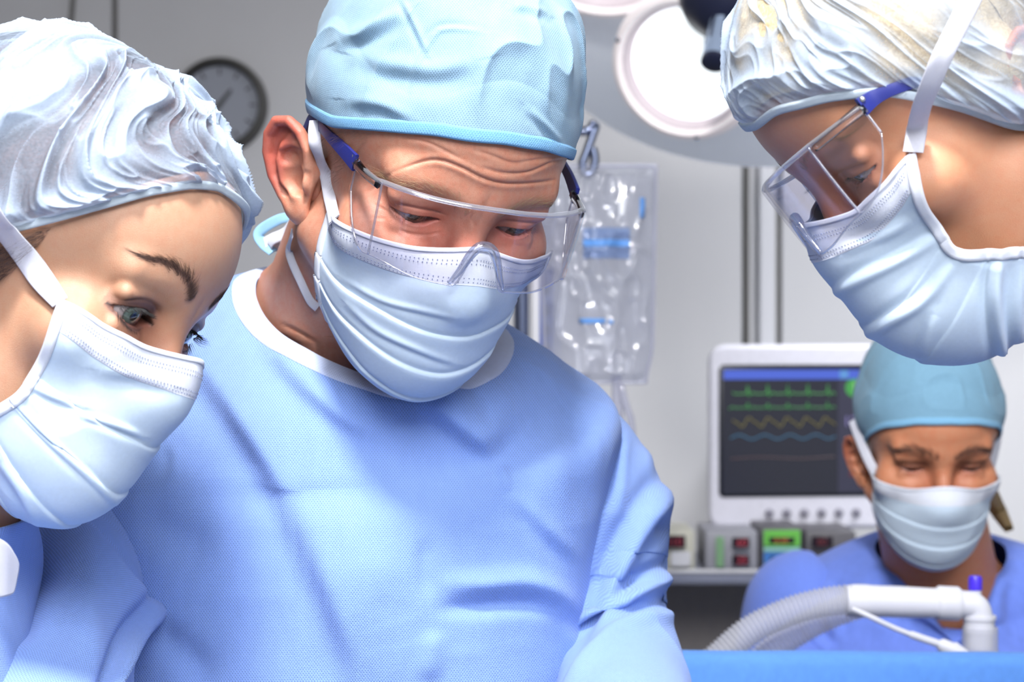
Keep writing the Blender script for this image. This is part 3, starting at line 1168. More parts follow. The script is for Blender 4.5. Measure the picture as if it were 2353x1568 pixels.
# ------------------------------------------------------------------ safety glasses
def build_glasses(head, label, mats, off=(0, 0, 0), rot=(0, 0, 0), wide=1.0, tuck=None):
    """wrap-around glasses in the wearer's frame; lens pane, brow bar, side ribs, nose arch, hinges, temples"""
    def G_(P):
        P = np.asarray(P, float) * np.array([wide, 1, 1])
        c = np.array([0, -60, 20.0])
        Q = (P.reshape(-1, 3) - c) @ rotm(*rot).T + c + np.asarray(off, float)
        return head.toW(Q).reshape(P.shape)
    plan = np.array([(0, -122), (18, -121), (36, -116), (51, -107), (62, -97), (64.5, -95), (66.5, -86), (68, -76), (69, -64)], float)
    half = np.vstack([crv(plan[:5], 46), plan[5:6], crv(plan[5:], 22)[1:]])
    full = np.vstack([half[::-1] * np.array([-1, 1]), half[1:]])
    ax = np.abs(full[:, 0])
    topz = 25 - .5 * sstep(0, 62, ax)
    arc = np.r_[0, np.cumsum(np.linalg.norm(np.diff(half, axis=0), axis=1))]
    arc = np.r_[arc[::-1], arc[1:]]
    a0 = arc[len(half) - 1 + 45]
    side = np.clip((arc - a0) / (arc.max() - a0), 0, 1)
    botz = -23 + 4 * sstep(34, 62, ax) + 25 * np.exp(-(ax / 10.5) ** 4) + 27 * side ** 2.2
    botz = botz + 3.0 * np.exp(-((ax - 26) / 12) ** 2) * 0
    nv = 26
    t = np.linspace(0, 1, nv)[:, None]
    Z = topz * (1 - t) + botz * t
    # the pane bows inwards towards its lower edge
    bow = 1.5 * t ** 2 * (1 - side)
    L = np.stack([np.broadcast_to(full[:, 0] * (1 - .03 * t * (1 - side)), Z.shape), full[:, 1] + bow, Z], -1)
    root = thing('safety_glasses', label, 'glasses', head.toW((0, -110, 0)))
    Pw = G_(L)
    pane = obj('lens', gridmesh('lens', Pw), mats['lens'], root)
    pane.modifiers.new('thickness', 'SOLIDIFY').thickness = .0014
    def tube(name, P, r, mat, n=10, sq=None, par=root, caps=True):
        return obj(name, MB().tube(G_(np.asarray(P, float)), np.asarray(r) * head.s / 1000, n, caps, sq).mesh(name, True), mat, par)
    c0 = len(half) - 1
    # brow bar along the top edge and thin edge of the pane below
    tube('brow_bar', L[0] + np.array([0, 1.0, 0]), np.where(ax < 64, 1.5, 1.3), mats['rim'], 10, 1.3)
    tube('lower_edge', L[-1], .55, mats['rim'], 6)
    for sg in (-1, 1):
        k = c0 + sg * 45
        tube('side_rib', L[:, k] + np.array([sg * .2, 0, 0]), .75, mats['rim'], 8)
        k2 = c0 + sg * (len(half) - 1)
        tube('rear_edge', L[:, k2], .6, mats['rim'], 6)
        # clear hinge block from the corner back to the temple
        q = np.array([(sg * 63.5, -95, 22), (sg * 66, -86, 22.5), (sg * 68, -76, 23), (sg * 69.5, -63, 23.5)])
        tube('hinge_block', crv(q, 14), np.linspace(2.4, 3.6, 14), mats['glass'], 8, .7)
        tm = np.array([(sg * 70, -65, 24), (sg * 73, -50, 25.5), (sg * 77, -28, 27), (sg * 80, -4, 28), (sg * 80.5, 9, 26), (sg * 79, 22, 14)])
        if tuck is not None and sg == tuck[0]:       # arm slides under the cap
            P = crv(np.vstack([G_(tm[:1]), head.pick(tuck[1][:1], 5.0), head.pick(tuck[1][1:2], 3.2), head.pick(tuck[1][2:], 1.0)]), 40)
        elif tuck is not None:
            P = G_(crv(np.vstack([tm[:1], [(sg * 69, -56, 25), (sg * 66, -48, 25.5)]]), 40))
        else:
            P = G_(crv(tm, 40))
        N = np.tile(head.R @ np.array([sg, 0, 0.0]), (40, 1))
        w = np.interp(np.linspace(0, 1, 40), [0, .12, .5, 1], [.0105, .0095, .0065, .0065]) * head.s
        Gr = ribbon(P, N, w, .0028)
        mb = MB().grid(Gr, True)
        nb = len(mb.v)
        mb.f += [tuple(range(7, -1, -1)), tuple(range(nb - 8, nb))]
        tmo = obj('temple_arm', mb.mesh('temple_arm', True, auto=50), mats['temple'], root, 'dark blue temple arm')
        pin = G_(np.array([(sg * 71, -62, 27), (sg * 72.2, -62, 27)]))
        mb2 = MB().tube(np.linspace(pin[0], pin[1], 4), [.0016, .0016, .0014, .0008], 10)
        obj('hinge_pin', mb2.mesh('hinge_pin', True), mats['steel'], tmo)
    # nose arch, thick moulded edge of the notch
    a = L[-1, c0 - 26:c0 + 27]
    arch = np.array([(-17, -119.5, -22), (-12.5, -119.5, -14), (-8.5, -119, -5), (-4.5, -118.5, .8), (0, -118, 2), (4.5, -118.5, .8), (8.5, -119, -5), (12.5, -119.5, -14), (17, -119.5, -22)], float)
    tube('nose_arch', crv(arch, 40), 1.0 + 2.0 * np.sin(np.linspace(0, np.pi, 40)) ** .8, mats['arch'], 12)
    return root
MAN = Head(30.6, 26.2, 5.9, (-.0545, 1.2203, .1024), 1.0, up=-1.1, lo=-6.6, wid=14.5, hood=1.1, brow=1.08, jaw=.93, mf=58.0).aim((0, -88, 14), 1084, 514)
MAN.neck = (W(790, 790, 1.325), 1.12, [W(500, 790, 1.385), W(1130, 1010, 1.38)], 1)
LW = Head(-4.0, 71.5, 34.0, (-.2390, 1.0550, .0390), .955, up=4.0, lo=-6.6, wid=15.5, hood=.8, brow=.85, fem=1.0, jaw=.94, mf=56.0).aim((-32, -84, 13), 322, 728)
LW.neck = (W(-200, 1080, 1.08), .92, [W(-560, 1340, .98), W(-480, 1350, 1.12)])
RW = Head(43.0, -80.0, -1.0, (.2215, 1.0300, .1320), .95, up=-.2, lo=-5.2, wid=14.5, hood=1.0, brow=.9, fem=1.0, jaw=1.02, full=30.0, mf=60.0).aim((32, -84, 13), 1958, 408)
RW.neck = (W(2680, 560, 1.05), .92, [W(3040, 860, .98), W(3040, 860, 1.14)])
BG = Head(20.0, 0.0, 0.0, (.4385, 2.10, -.125), .95, up=-1.5, lo=-5.5, brow=1.05, jaw=.9).aim((0, -90, 13), 2168, 1080)
BG.neck = (W(2165, 1330, 2.19), 1.14, [W(1880, 1420, 2.25), W(2440, 1420, 2.25)])

# ------------------------------------------------------------------ shared materials
M = {}
M['skin'] = skin('skin', .8)
M['skin_smooth'] = skin('skin_smooth', .35)
M['mask'] = fabric('mask_cloth_pale_blue', (208, 226, 244), .8, None, transl=.12, fine=1500, bumpd=.0002, vary=.02)
M['mask_white'] = fabric('mask_nose_strip', (232, 236, 248), .8, transl=.2, fine=1500, bumpd=.0002, vary=.02)
M['mask_edge'] = fabric('mask_lower_edge', (218, 234, 248), .8, transl=.2, fine=1500, bumpd=.0002, vary=.02)
M['mask_bind'] = fabric('mask_side_binding', (236, 240, 252), .8, transl=.2, fine=1200, bumpd=.0003, vary=.02)
M['strap'] = fabric('mask_tie_white', (232, 233, 245), .85, transl=.2, fine=1200, bumpd=.0003, vary=.02)
M['weld'] = plain('weld_grey_blue', (128, 136, 166), .7)
M['cap'] = fabric('tie_cap_blue', (140, 172, 197), .8, (1.7, 2.3), .84, transl=.12, bumpd=.00018, vary=.04)
M['cap_hem'] = fabric('tie_cap_hem', (122, 178, 224), .8, (1.7, 2.3), .94, transl=.15, vary=.03)
M['cap_bg'] = fabric('tie_cap_teal', (122, 164, 190), .8, None, transl=.1, vary=.05)
M['cap_bg_hem'] = fabric('tie_cap_teal_hem', (132, 186, 222), .8, None, transl=.1, vary=.03)
M['bouffant'] = fabric('bouffant_blue_white', (178, 194, 216), .7, None, transl=.2, alpha=.26, fine=700, bumpd=.0003, vary=.04)
M['bouffant_band'] = fabric('bouffant_elastic', (210, 224, 236), .8, None, transl=.2, fine=900, bumpd=.0005, vary=.04)
M['lens'] = clear_plastic('clear_lens', (.965, .955, .98), .03, .02)
M['rim'] = clear_plastic('clear_rim', (.9, .91, .95), .30, .08, .16)
_t = MT('clear_rim_solid')
_t.set(Base_Color=(1, 1, 1, 1), Roughness=.03, IOR=1.46)
_t.b.inputs['Transmission Weight'].default_value = 1
M['glass'] = _t.m
M['arch'] = clear_plastic('clear_arch', (.80, .84, .93), .34, .12, .10)
M['temple'] = plain('temple_blue', (30, 38, 112), .35)
M['steel'] = plain('steel_pin', (190, 192, 196), .25, .9)
M['brow_blond'] = plain('brow_hair_blond_grey', (176, 150, 116), .6)
M['brow_dark'] = plain('brow_hair_brown', (74, 54, 48), .6)
M['lash_dark'] = plain('lash_black', (16, 14, 18), .5)
M['lash_brown'] = plain('lash_brown', (60, 44, 38), .5)
M['hair_grey'] = plain('hair_grey_blond', (112, 88, 70), .55)
_t = MT('hair_brown_shell')
_n = _t.noise(40, 5, .7, None, 2.5)
_t.color(_t.ramp(_n, [(.3, srgb(38, 26, 26)), (.7, srgb(92, 66, 62))]))
M['hair_brown'] = _t.m
_t = MT('hair_dark_blond')
_n = _t.noise(60, 5, .7, None, 2.5)
_t.color(_t.ramp(_n, [(.3, srgb(96, 78, 52)), (.7, srgb(164, 140, 100))]))
M['hair_blond_dark'] = _t.m
_t = MT('hair_blond_shell')
_n = _t.noise(40, 5, .7, None, 2.5)
_t.color(_t.ramp(_n, [(.3, srgb(168, 146, 112)), (.7, srgb(226, 208, 172))]))
M['hair_blond'] = _t.m

def add_cap_band(head, Rm, parent, mat, w, t, up=0.0, off=1.0, name='elastic_band'):
    P = np.vstack([Rm, Rm[:1]])
    D = P - np.array([0, -2, 0]) * np.array([1, 1, 0])
    N = P.copy()
    N[:, 2] = 0
    N[:, 1] += 2
    N /= np.linalg.norm(N, axis=1, keepdims=True)
    Pw = head.toW(P + N * off + np.array([0, 0, up]))
    Nw = N @ head.R.T
    G = ribbon(Pw, Nw, w / 1000, t / 1000)
    return obj(name, gridmesh(name, G, True), mat, parent)

def build_bouffant(head, parent, rim, hull, seed, puff=.10, amp=1.0, name='bouffant_cap', center=(0, 6, 40), droop=.10, hairmat=None, freq=1.0, swirl=.8):
    G, phi, v, Rm = cap_shape(head, rim, hull, center, 840, 240, 2.5, puff, droop)
    PH, V = np.meshgrid(phi, v)
    wrapx = lambda k: (np.cos(PH) * k, np.sin(PH) * k)
    cx_, sx_ = wrapx(3.2 * freq)
    env = sstep(0, .05, V) * sstep(1.0, .75, V)
    def rn(k, w, sd):
        return 1 - np.abs(2 * noise3(np.stack([np.cos(PH + swirl * V) * k, np.sin(PH + swirl * V) * k, V * w + 3], -1), sd) - 1)
    wx = noise3(np.stack([np.cos(PH) * 2.5, np.sin(PH) * 2.5, V * 3.5], -1), seed + 8) - .5
    wy = noise3(np.stack([np.cos(PH) * 2.5 + 7, np.sin(PH) * 2.5, V * 3.5], -1), seed + 9) - .5
    def rn(k, w, sd):
        p_ = PH + swirl * V + .75 * wx * sstep(.04, .4, V)
        return 1 - np.abs(2 * noise3(np.stack([np.cos(p_) * k, np.sin(p_) * k, (V + .30 * wy) * w + 3], -1), sd) - 1)
    long1 = rn(3.4 * freq, 2.2, seed) ** 4
    long2 = rn(6.5 * freq, 3.8, seed + 1) ** 4
    fine = rn(14 * freq, 8, seed + 2) ** 3
    rimf = rn(17, 2.0, seed + 3) * (.4 + noise3(np.stack([np.cos(PH) * 5, np.sin(PH) * 5, V * 0], -1), seed + 4))
    h = amp * (env * (6.0 * (long1 - .25) + 4.2 * (long2 - .25) + 2.0 * (fine - .25)) + 3.4 * (rimf - .35) * sstep(0, .03, V) * sstep(.30, .05, V))
    big = noise3(np.stack([np.cos(PH) * 1.6, np.sin(PH) * 1.6, V * 2], -1), seed + 5) - .5
    h = h + amp * 9 * big * env
    h = np.where(h < -2, -2 + (h + 2) * .25, h)
    d = G - np.asarray(center)
    d /= np.linalg.norm(d, axis=-1, keepdims=True)
    G = G + d * h[..., None]
    patch = noise3(np.stack([np.cos(PH) * 4 + wx, np.sin(PH) * 4, V * 5 + wy], -1), seed + 6)
    dens = np.clip(long1 * 1.1 + long2 * .8 + fine * .35 - .30 + 1.3 * (patch - .5) + .7 * sstep(.22, .03, V), 0, 1)
    Gw = head.toW(G.reshape(-1, 3)).reshape(G.shape)
    cap = obj(name, gridmesh(name, Gw, True, True, None, np.repeat(dens[..., None], 3, -1)), M['bouffant'], parent)
    add_cap_band(head, Rm, cap, M['bouffant_band'], 4.6, 2.4, -.3, .6)
    if hairmat:
        phi2 = np.linspace(-np.pi, np.pi, 140, endpoint=False)
        H, _, vv, _ = cap_shape(head, lambda p: rim(p) + 6 - 13 * sstep(1.2, 2.2, np.abs(p)), (hull[0] - 18, hull[1] - 20, hull[2] - 19, hull[3] - 28, 2.1), center, 160, 60, .8, .5, 0, .3)
        hn = noise3(H * .06, seed) * 3 + noise3(H * np.array([.3, .3, .08]), seed + 2) * 1.5
        dd = H - np.asarray(center)
        dd /= np.linalg.norm(dd, axis=-1, keepdims=True)
        H = H + dd * (hn * sstep(0, .15, vv)[:, None])[..., None]
        obj('hair', gridmesh('hair', head.toW(H.reshape(-1, 3)).reshape(H.shape), True, True), hairmat, parent)
    return cap

def build_tiecap(head, parent, rim, hull, seed, mats, center=(0, 6, 46), amp=1.0, folds=(), hem=9.0):
    G, phi, v, Rm = cap_shape(head, rim, hull, center, 460, 200, 3.0, .30, 0.0)
    PH, V = np.meshgrid(phi, v)
    env = sstep(.03, .25, V)
    nz = lambda k, w, sd: noise3(np.stack([np.cos(PH) * k, np.sin(PH) * k, V * w], -1), sd)
    h = amp * env * (9 * (nz(1.6, 3.0, seed) - .5) + 4 * ((1 - np.abs(2 * nz(2.6, 4.0, seed + 1) - 1)) ** 4 - .2) + 1.2 * (nz(7, 9, seed + 2) - .5))
    d = G - np.asarray(center)
    d /= np.linalg.norm(d, axis=-1, keepdims=True)
    G = G + d * h[..., None]
    Gw = head.toW(G.reshape(-1, 3)).reshape(G.shape)
    dw = d @ head.R.T
    px = P2(Gw).reshape(-1, 2)
    vis = (dw.reshape(-1, 3) * (np.array([0, 0, CAMZ]) - Gw.reshape(-1, 3))).sum(1) > 0
    for pts, dep, wid in folds:
        sd, par = segside(px, crv(np.array(pts, float), 14), 6 * wid)
        fade = np.sin(np.pi * np.clip(par, .03, .97)) ** .6
        hh = dep * (np.exp(-(sd / wid) ** 2) - .7 * np.exp(-((sd - 1.5 * wid) / (1.2 * wid)) ** 2)) * fade * vis
        Gw = Gw + dw * (hh.reshape(V.shape) / 1000)[..., None]
    cap = obj('surgical_cap', gridmesh('surgical_cap', Gw, True, True, cloth_uv(Gw)), mats[0], parent)
    # turned-up hem
    nh = 10
    rows = []
    hv = np.linspace(0, 1, nh)
    z0 = G[:, :, :]
    kmax = int(np.searchsorted(v, .001))
    C = np.asarray(center)
    arc = np.r_[0, np.cumsum(np.linalg.norm(np.diff(G[:60], axis=0), axis=2).mean(1))]
    for q in hv:
        k = np.interp(q * hem, arc, np.arange(60))
        k0 = int(k)
        p = G[k0] * (1 - (k - k0)) + G[k0 + 1] * (k - k0)
        dd = d[k0]
        rows.append(p + dd * (.9 + .4 * math.sin(q * math.pi)) - (dd * 1.0 if q in (0.0, 1.0) else 0))
    Hm = head.toW(np.array(rows).reshape(-1, 3)).reshape(nh, -1, 3)
    obj('cap_hem', gridmesh('cap_hem', Hm, True, True, cloth_uv(Hm)), mats[1], cap)
    return cap

# ------------------------------------------------------------------ the four people
man = thing('person', 'person in light blue gown, tie cap, mask and clear glasses standing in the centre', 'person', (MAN.T[0], MAN.T[1] + .12, 0))
lwo = thing('person', 'person in profile in a white bouffant cap and pale blue mask, without glasses', 'person', (-.42, 1.12, 0))
rwo = thing('person', 'person in white bouffant cap, clear glasses and mask bending in from upper right', 'person', (.75, 1.05, 0))
bgo = thing('person', 'blurred person in blue scrubs, teal cap and mask in front of the monitor', 'person', (BG.T[0], BG.T[1] + .1, 0))

# --- central surgeon
wr = [
    ([(905, 395), (970, 372), (1010, 368), (1060, 385), (1110, 410), (1160, 422), (1230, 420), (1290, 412)], 1.1, 1.1),
    ([(920, 317), (975, 325), (1020, 345), (1060, 365)], .7, 1.0),
    ([(1090, 345), (1130, 358), (1165, 372), (1200, 378)], .7, 1.2),
    ([(1110, 385), (1160, 398), (1215, 395), (1270, 372), (1300, 368)], .8, 1.1),
    ([(1180, 375), (1230, 368), (1285, 358)], .5, 1.0),
    ([(845, 445), (880, 415), (905, 395)], .5, 1.2),
    ([(905, 520), (940, 535), (975, 540), (1010, 535)], .8, .8),
    ([(895, 500), (925, 530), (960, 550)], .5, .8),
    ([(860, 470), (890, 485), (915, 492)], .5, .8),
    ([(850, 500), (885, 503), (910, 505)], .4, .7),
    ([(1160, 555), (1195, 565), (1225, 560)], .6, .8),
    ([(1090, 480), (1085, 505), (1090, 520)], .6, 1.2),
    ([(640, 800), (700, 830), (760, 850), (830, 870)], 1.8, 1.6),
    ([(645, 770), (690, 795), (740, 815), (790, 845)], 1.6, 1.6),
    ([(670, 815), (720, 850), (780, 875)], 1.6, 1.4),
    ([(650, 745), (690, 765), (730, 790)], 1.2, 1.4),
]
def man_marks(L, e, c):
    # freckled forehead, stubble grey on the jaw
    n = noise3(L * .55, 5)
    w = sstep(.70, .80, n) * .12 * (L[:, 1] < 0)
    c = c * (1 - w[:, None]) + w[:, None] * np.array(srgb(140, 84, 62)[:3])
    w = sstep(-22, -45, L[:, 2]) * sstep(40, 10, L[:, 1]) * .25
    return c * (1 - w[:, None]) + w[:, None] * np.array(srgb(128, 96, 86)[:3])
body = build_body(MAN, M['skin'], (198, 142, 118), (176, 82, 74), man, wr, man_marks, .75, ears=(-1, 1), ear_drop=-6, ear_flare=27, ear_size=.98, zf=(-34, 80))
build_eyes(MAN, man, (66, 56, 46), (27, 2), lashcol=M['lash_brown'], lash_len=4.6, lash_r=.07, nl=60)
brow_hairs(MAN, man, M['brow_blond'], (-1, 1), [(9, 24), (20, 29.5), (34, 32.5), (47, 30), (55, 23)], 8.0, 240, 9, .05, 4, 1.0)
def temple_hair(head, parent, mat, poly, n, seed, length, r):
    rng = random.Random(seed)
    P = np.array(poly, float)
    roots = []
    while len(roots) < n:
        q = P.min(0) + np.array([rng.random(), rng.random()]) * (P.max(0) - P.min(0))
        ins = False
        for i in range(len(P)):
            a, b = P[i], P[i - 1]
            if (a[1] > q[1]) != (b[1] > q[1]) and q[0] < (b[0] - a[0]) * (q[1] - a[1]) / (b[1] - a[1]) + a[0]:
                ins = not ins
        if ins:
            roots.append(q)
    Rw = head.pick(roots, .0)
    ok = np.linalg.norm(head.toL(Rw), axis=1) < 200
    S = []
    for p in Rw[ok]:
        l = head.toL(p)
        g = l / np.array([75.0, 95, 90]) ** 2
        g /= np.linalg.norm(g)
        d = np.array([0, .55 + rng.gauss(0, .25), -.85 + rng.gauss(0, .2)])
        d -= g * (d @ g)
        d /= np.linalg.norm(d)
        L_ = length * (.5 + rng.random())
        k = np.linspace(0, 1, 5)[:, None]
        S.append(head.toW(l + d * L_ * k + g * (.3 + 1.2 * np.sin(k * 2.2)) + np.array([rng.gauss(0, .5), rng.gauss(0, .5), 0]) * k ** 2))
    obj('hair', strandmesh('hair', S, r / 1000), mat, parent)
temple_hair(MAN, man, M['hair_grey'], [(742, 300), (800, 296), (860, 306), (838, 340), (800, 372), (782, 420), (764, 440), (752, 380)], 360, 5, 8.0, .04)
MCAPRIM = rimfn([(-180, -2), (-140, 2), (-110, 16), (-90, 25), (-72, 32), (-43, 53), (-25, 64), (-1, 70), (17, 67.5), (35, 58), (60, 42), (90, 26), (110, 16), (140, 2)])
build_tiecap(MAN, man, MCAPRIM, (92, 100, 76, 98, 2.5), 11, (M['cap'], M['cap_hem']), amp=1.0, folds=[
    ([(925, 0), (950, 50), (985, 128)], 1.6, 7), ([(1105, 72), (1040, 66), (1000, 78), (960, 150), (945, 210)], 1.4, 7),
    ([(820, 130), (900, 150), (1000, 160), (1090, 140)], 3.0, 22), ([(780, 95), (850, 65), (930, 25)], 3.0, 16), ([(800, 230), (880, 240), (950, 275)], 2.0, 16),
    ([(1180, 10), (1225, 20), (1260, 35)], 2.0, 10), ([(1215, 250), (1255, 290), (1290, 330)], 1.5, 9)])
mk, MG, MN = build_mask(MAN, man, M, azr=(91, 84, 79, 78), azl=(56, 62, 66, 68), top=((0, 35), (28, 30), (60, 26), (98, 23)), bot=((0, -64), (50, -52), (98, -34)), pleats=(.36, .56, .76), amp=1.9, wr=.7, seed=3, sidew=9,
    folds=[([(790, 640), (880, 690), (980, 715), (1050, 730)], 1.0, 7), ([(800, 700), (870, 760), (980, 810), (1050, 835)], 1.2, 8)])
strap(MAN, mk, M['strap'], np.vstack([MAN.pick([(768, 505), (758, 455), (748, 400)], 2.0), MAN.toW(np.array([(-72, -6, 8), (-74.5, -2, 16), (-74, 3, 22)]))]), .0085, face=(-.15, -1, .2))
strap(MAN, mk, M['strap'], MAN.pick([(730, 708), (712, 690), (690, 645), (670, 600), (664, 570), (672, 535)], 2.5), .0055, face=(-.3, -1, .2))
build_glasses(MAN, 'clear wraparound safety glasses with blue temple arms worn by the central surgeon', M, (2.0, 2.3, 4.0), (-9.6, -4.4, -1.7), .98)

# --- left
def lw_marks(L, e, c):
    sh = srgb(74, 54, 58)[:3]
    zu = LW.lid(e[:, 0], 1)
    w = np.exp(-((e[:, 2] - zu - 3.2) / 4.8) ** 2) * sstep(20, 8, np.abs(e[:, 0] - 1)) * (e[:, 1] < 2) * .92
    c = c * (1 - w[:, None]) + w[:, None] * np.array(sh)
    w = np.exp(-((e[:, 2] - LW.lid(e[:, 0], 0) + 1.0) / 1.3) ** 2) * sstep(16, 10, np.abs(e[:, 0] - 3)) * (e[:, 1] < 0) * .8
    c = c * (1 - w[:, None]) + w[:, None] * np.array(srgb(70, 54, 58)[:3])
    w = np.exp(-((e[:, 2] - zu) / .9) ** 2) * (np.abs(e[:, 0]) < LW.wid + 1) * (e[:, 1] < 0) * .95
    c = c * (1 - w[:, None]) + w[:, None] * np.array(srgb(28, 22, 26)[:3])
    B = np.array([(13, 34), (20, 41), (34, 45), (50, 41)], float)
    q = np.stack([np.abs(L[:, 0]), L[:, 2]], 1)
    dd, par = segdist(q, crv(B, 20))
    w = sstep(4.6 - 3.2 * par, .5, dd) * (L[:, 1] < -50) * .8
    return c * (1 - w[:, None]) + w[:, None] * np.array(srgb(84, 62, 58)[:3])
build_body(LW, M['skin_smooth'], (184, 142, 116), (168, 96, 76), lwo, (), lw_marks, .8, ears=(-1,), torso_R=rotm(0, 62, 26), zf=(-36, 100))
build_eyes(LW, lwo, (96, 116, 110), (8, -18), lashcol=M['lash_dark'], lash_len=9.0, lash_r=.12, nl=110)
brow_hairs(LW, lwo, M['brow_dark'], (-1, 1), [(12, 33), (20, 41), (34, 45), (51, 41)], 5.0, 420, 6, .07, 8, .3)
LRIM = rimfn([(-180, -25), (-140, -18), (-110, -2), (-90, 12), (-77, 22), (-64, 39), (-53, 56), (-42, 73), (-28, 87), (-13, 94), (3, 93), (20, 90), (42, 74), (64, 42), (90, 14), (110, -2), (140, -18)])
build_bouffant(LW, lwo, LRIM, (82, 110, 88, 95, 2.2), 21, .12, 1.0, hairmat=M['hair_brown'])
mk, LG, LN = build_mask(LW, lwo, M, azr=(65, 60, 60, 70, 78), azl=(75, 72, 72, 74), top=((0, 33), (28, 32), (60, 33), (98, 34)), bot=((0, -64), (50, -54), (98, -36)), pleats=(.34, .56, .78), amp=1.6, wr=.8, seed=13, sidew=6,
    folds=[([(15, 905), (110, 1005), (200, 1090), (275, 1165)], 1.6, 9), ([(190, 955), (260, 975), (330, 1002)], 1.4, 8), ([(0, 1060), (50, 1130), (85, 1205)], 2.2, 12), ([(60, 880), (120, 910), (190, 935)], 1.2, 9), ([(230, 850), (300, 860), (390, 885)], 1.4, 16)])
strap(LW, mk, M['strap'], np.vstack([LW.pick([(138, 695), (95, 640), (55, 585)], 3.0), LW.pick([(10, 530)], 12.0), LW.pick([(-40, 470), (-100, 380)], 26.0)]), np.interp(np.linspace(0, 1, 60), [0, .25, 1], [.009, .0135, .0135]))
temple_hair(LW, lwo, M['hair_brown'], [(-60, 600), (0, 560), (60, 545), (120, 522), (95, 560), (30, 625), (-20, 660), (-60, 660)], 700, 15, 14.0, .07)

# --- right
build_body(RW, M['skin_smooth'], (196, 140, 108), (176, 94, 74), rwo, (), None, .8, ears=(1,), ear_flare=6, ear_size=.82, torso_R=rotm(42, -76, 0), zf=(-40, 76))
build_eyes(RW, rwo, (40, 44, 50), (20, -4), sides=(-1, 1), lashcol=M['lash_dark'], lash_len=6.0, lash_r=.06, nl=50)
brow_hairs(RW, rwo, M['brow_blond'], (1, -1), [(12, 30), (22, 35), (36, 38), (52, 33)], 4.0, 140, 6, .06, 9, .3)
RRIM = rimfn([(-180, -32), (-140, -28), (-110, -10), (-90, 10), (-60, 40), (-38, 58), (-18, 67), (0, 66), (5, 65), (19, 67), (38, 56), (54, 39), (62, 20), (69, 5), (77, -14), (85, -27), (110, -40), (140, -45)])
build_bouffant(RW, rwo, RRIM, (70, 112, 88, 102, 2.2), 31, .12, .62, droop=.02, hairmat=M['hair_blond'])
mk, RG, RN = build_mask(RW, rwo, M, azr=(70, 70, 70, 74), azl=(62, 50, 46, 66, 84), top=((0, 33), (28, 31), (60, 36), (98, 36)), bot=((0, -64), (50, -54), (98, -36)), pleats=(.40, .62), amp=1.2, wr=1.0, seed=23, sidew=6,
    folds=[([(2170, 535), (2080, 590), (1970, 645), (1890, 690)], 2.6, 14), ([(2195, 600), (2120, 690), (2040, 740), (1960, 790)], 2.6, 14), ([(2300, 565), (2285, 660), (2292, 760), (2312, 850)], 4.5, 13), ([(2100, 500), (2030, 540), (1930, 580)], 1.8, 14), ([(2150, 720), (2125, 790), (2120, 830)], 2.0, 14), ([(2345, 600), (2335, 720), (2345, 830)], 3.0, 14)])
strap(RW, mk, M['strap'], np.vstack([RW.pick([(2098, 350), (2106, 300)], 4.0), RW.pick([(2112, 268)], 13.0), RW.pick([(2122, 235)], 24.0), RW.pick([(2140, 190)], 33.0), RW.pick([(2165, 130), (2200, 60), (2240, -20), (2290, -120)], 38.0)]), .0100)
build_glasses(RW, 'clear safety glasses with blue temple tucked under the bouffant cap, worn at the upper right', M, (2.6, 8.5, 3.0), (-9, -10, -12), 1.0, (1, [(2010, 224), (2058, 203), (2120, 182)]))

# --- background
def bg_socket_shade(L, e, c):  # eye socket shade and dark brows painted into the skin colour
    w = np.exp(-((e[:, 2] - 4) / 8) ** 2) * sstep(26, 12, np.abs(e[:, 0])) * (e[:, 1] < 4) * .75
    return c * (1 - w[:, None]) + w[:, None] * np.array(srgb(64, 40, 34)[:3])
build_body(BG, M['skin'], (192, 132, 100), (160, 92, 72), bgo, (), bg_socket_shade, 1.6, ear_drop=-12, ear_flare=18, ear_size=.9)
build_eyes(BG, bgo, (40, 30, 26), (30, 0), lashcol=M['lash_dark'], lash_len=6, lash_r=.12, nl=40)
brow_hairs(BG, bgo, M['brow_dark'], (-1, 1), [(8, 28), (20, 33), (34, 36), (52, 30)], 8, 240, 8, .12, 4, .6)
BRIM = rimfn([(-180, -10), (-110, -2), (-82, 8), (-65, 28), (-45, 50), (-20, 65), (0, 68), (20, 65), (45, 50), (65, 28), (82, 8), (110, -2)])
build_tiecap(BG, bgo, BRIM, (92, 104, 77, 94, 2.4), 41, (M['cap_bg'], M['cap_bg_hem']), amp=.5)
mk, BGm, BN = build_mask(BG, bgo, M, azr=(80, 82, 84), azl=(80, 82, 84), pleats=(.3, .5, .7), amp=1.5, wr=.8, seed=33, nu=120, nv=90, stitch=False)
for sg in (-1, 1):
    P = BG.toW(np.array([(sg * 62, -40, -14), (sg * 70, -25, 0), (sg * 77, -8, 16), (sg * 82, 8, 30)], float))
    strap(BG, mk, M['strap'], P, .011, face=(sg * .5, -1, .1))

# hair gathered at the nape, right of the neck
P = crv([BG.toW((62, 60, -40)), W(2288, 1165, 2.22), W(2306, 1195, 2.21), W(2318, 1216, 2.20)], 30)
HG = tubegrid(P, .009 * np.sin(np.linspace(.9, 2.9, 30)) ** .8, 40)
HG = HG + gridnormals(HG, True) * (ridge(np.linspace(0, 6, 40)[None, :] * 3, np.linspace(0, 1, 30)[:, None], 3) * .003)[..., None]
obj('hair', gridmesh('hair', HG, True), M['hair_blond_dark'], bgo)

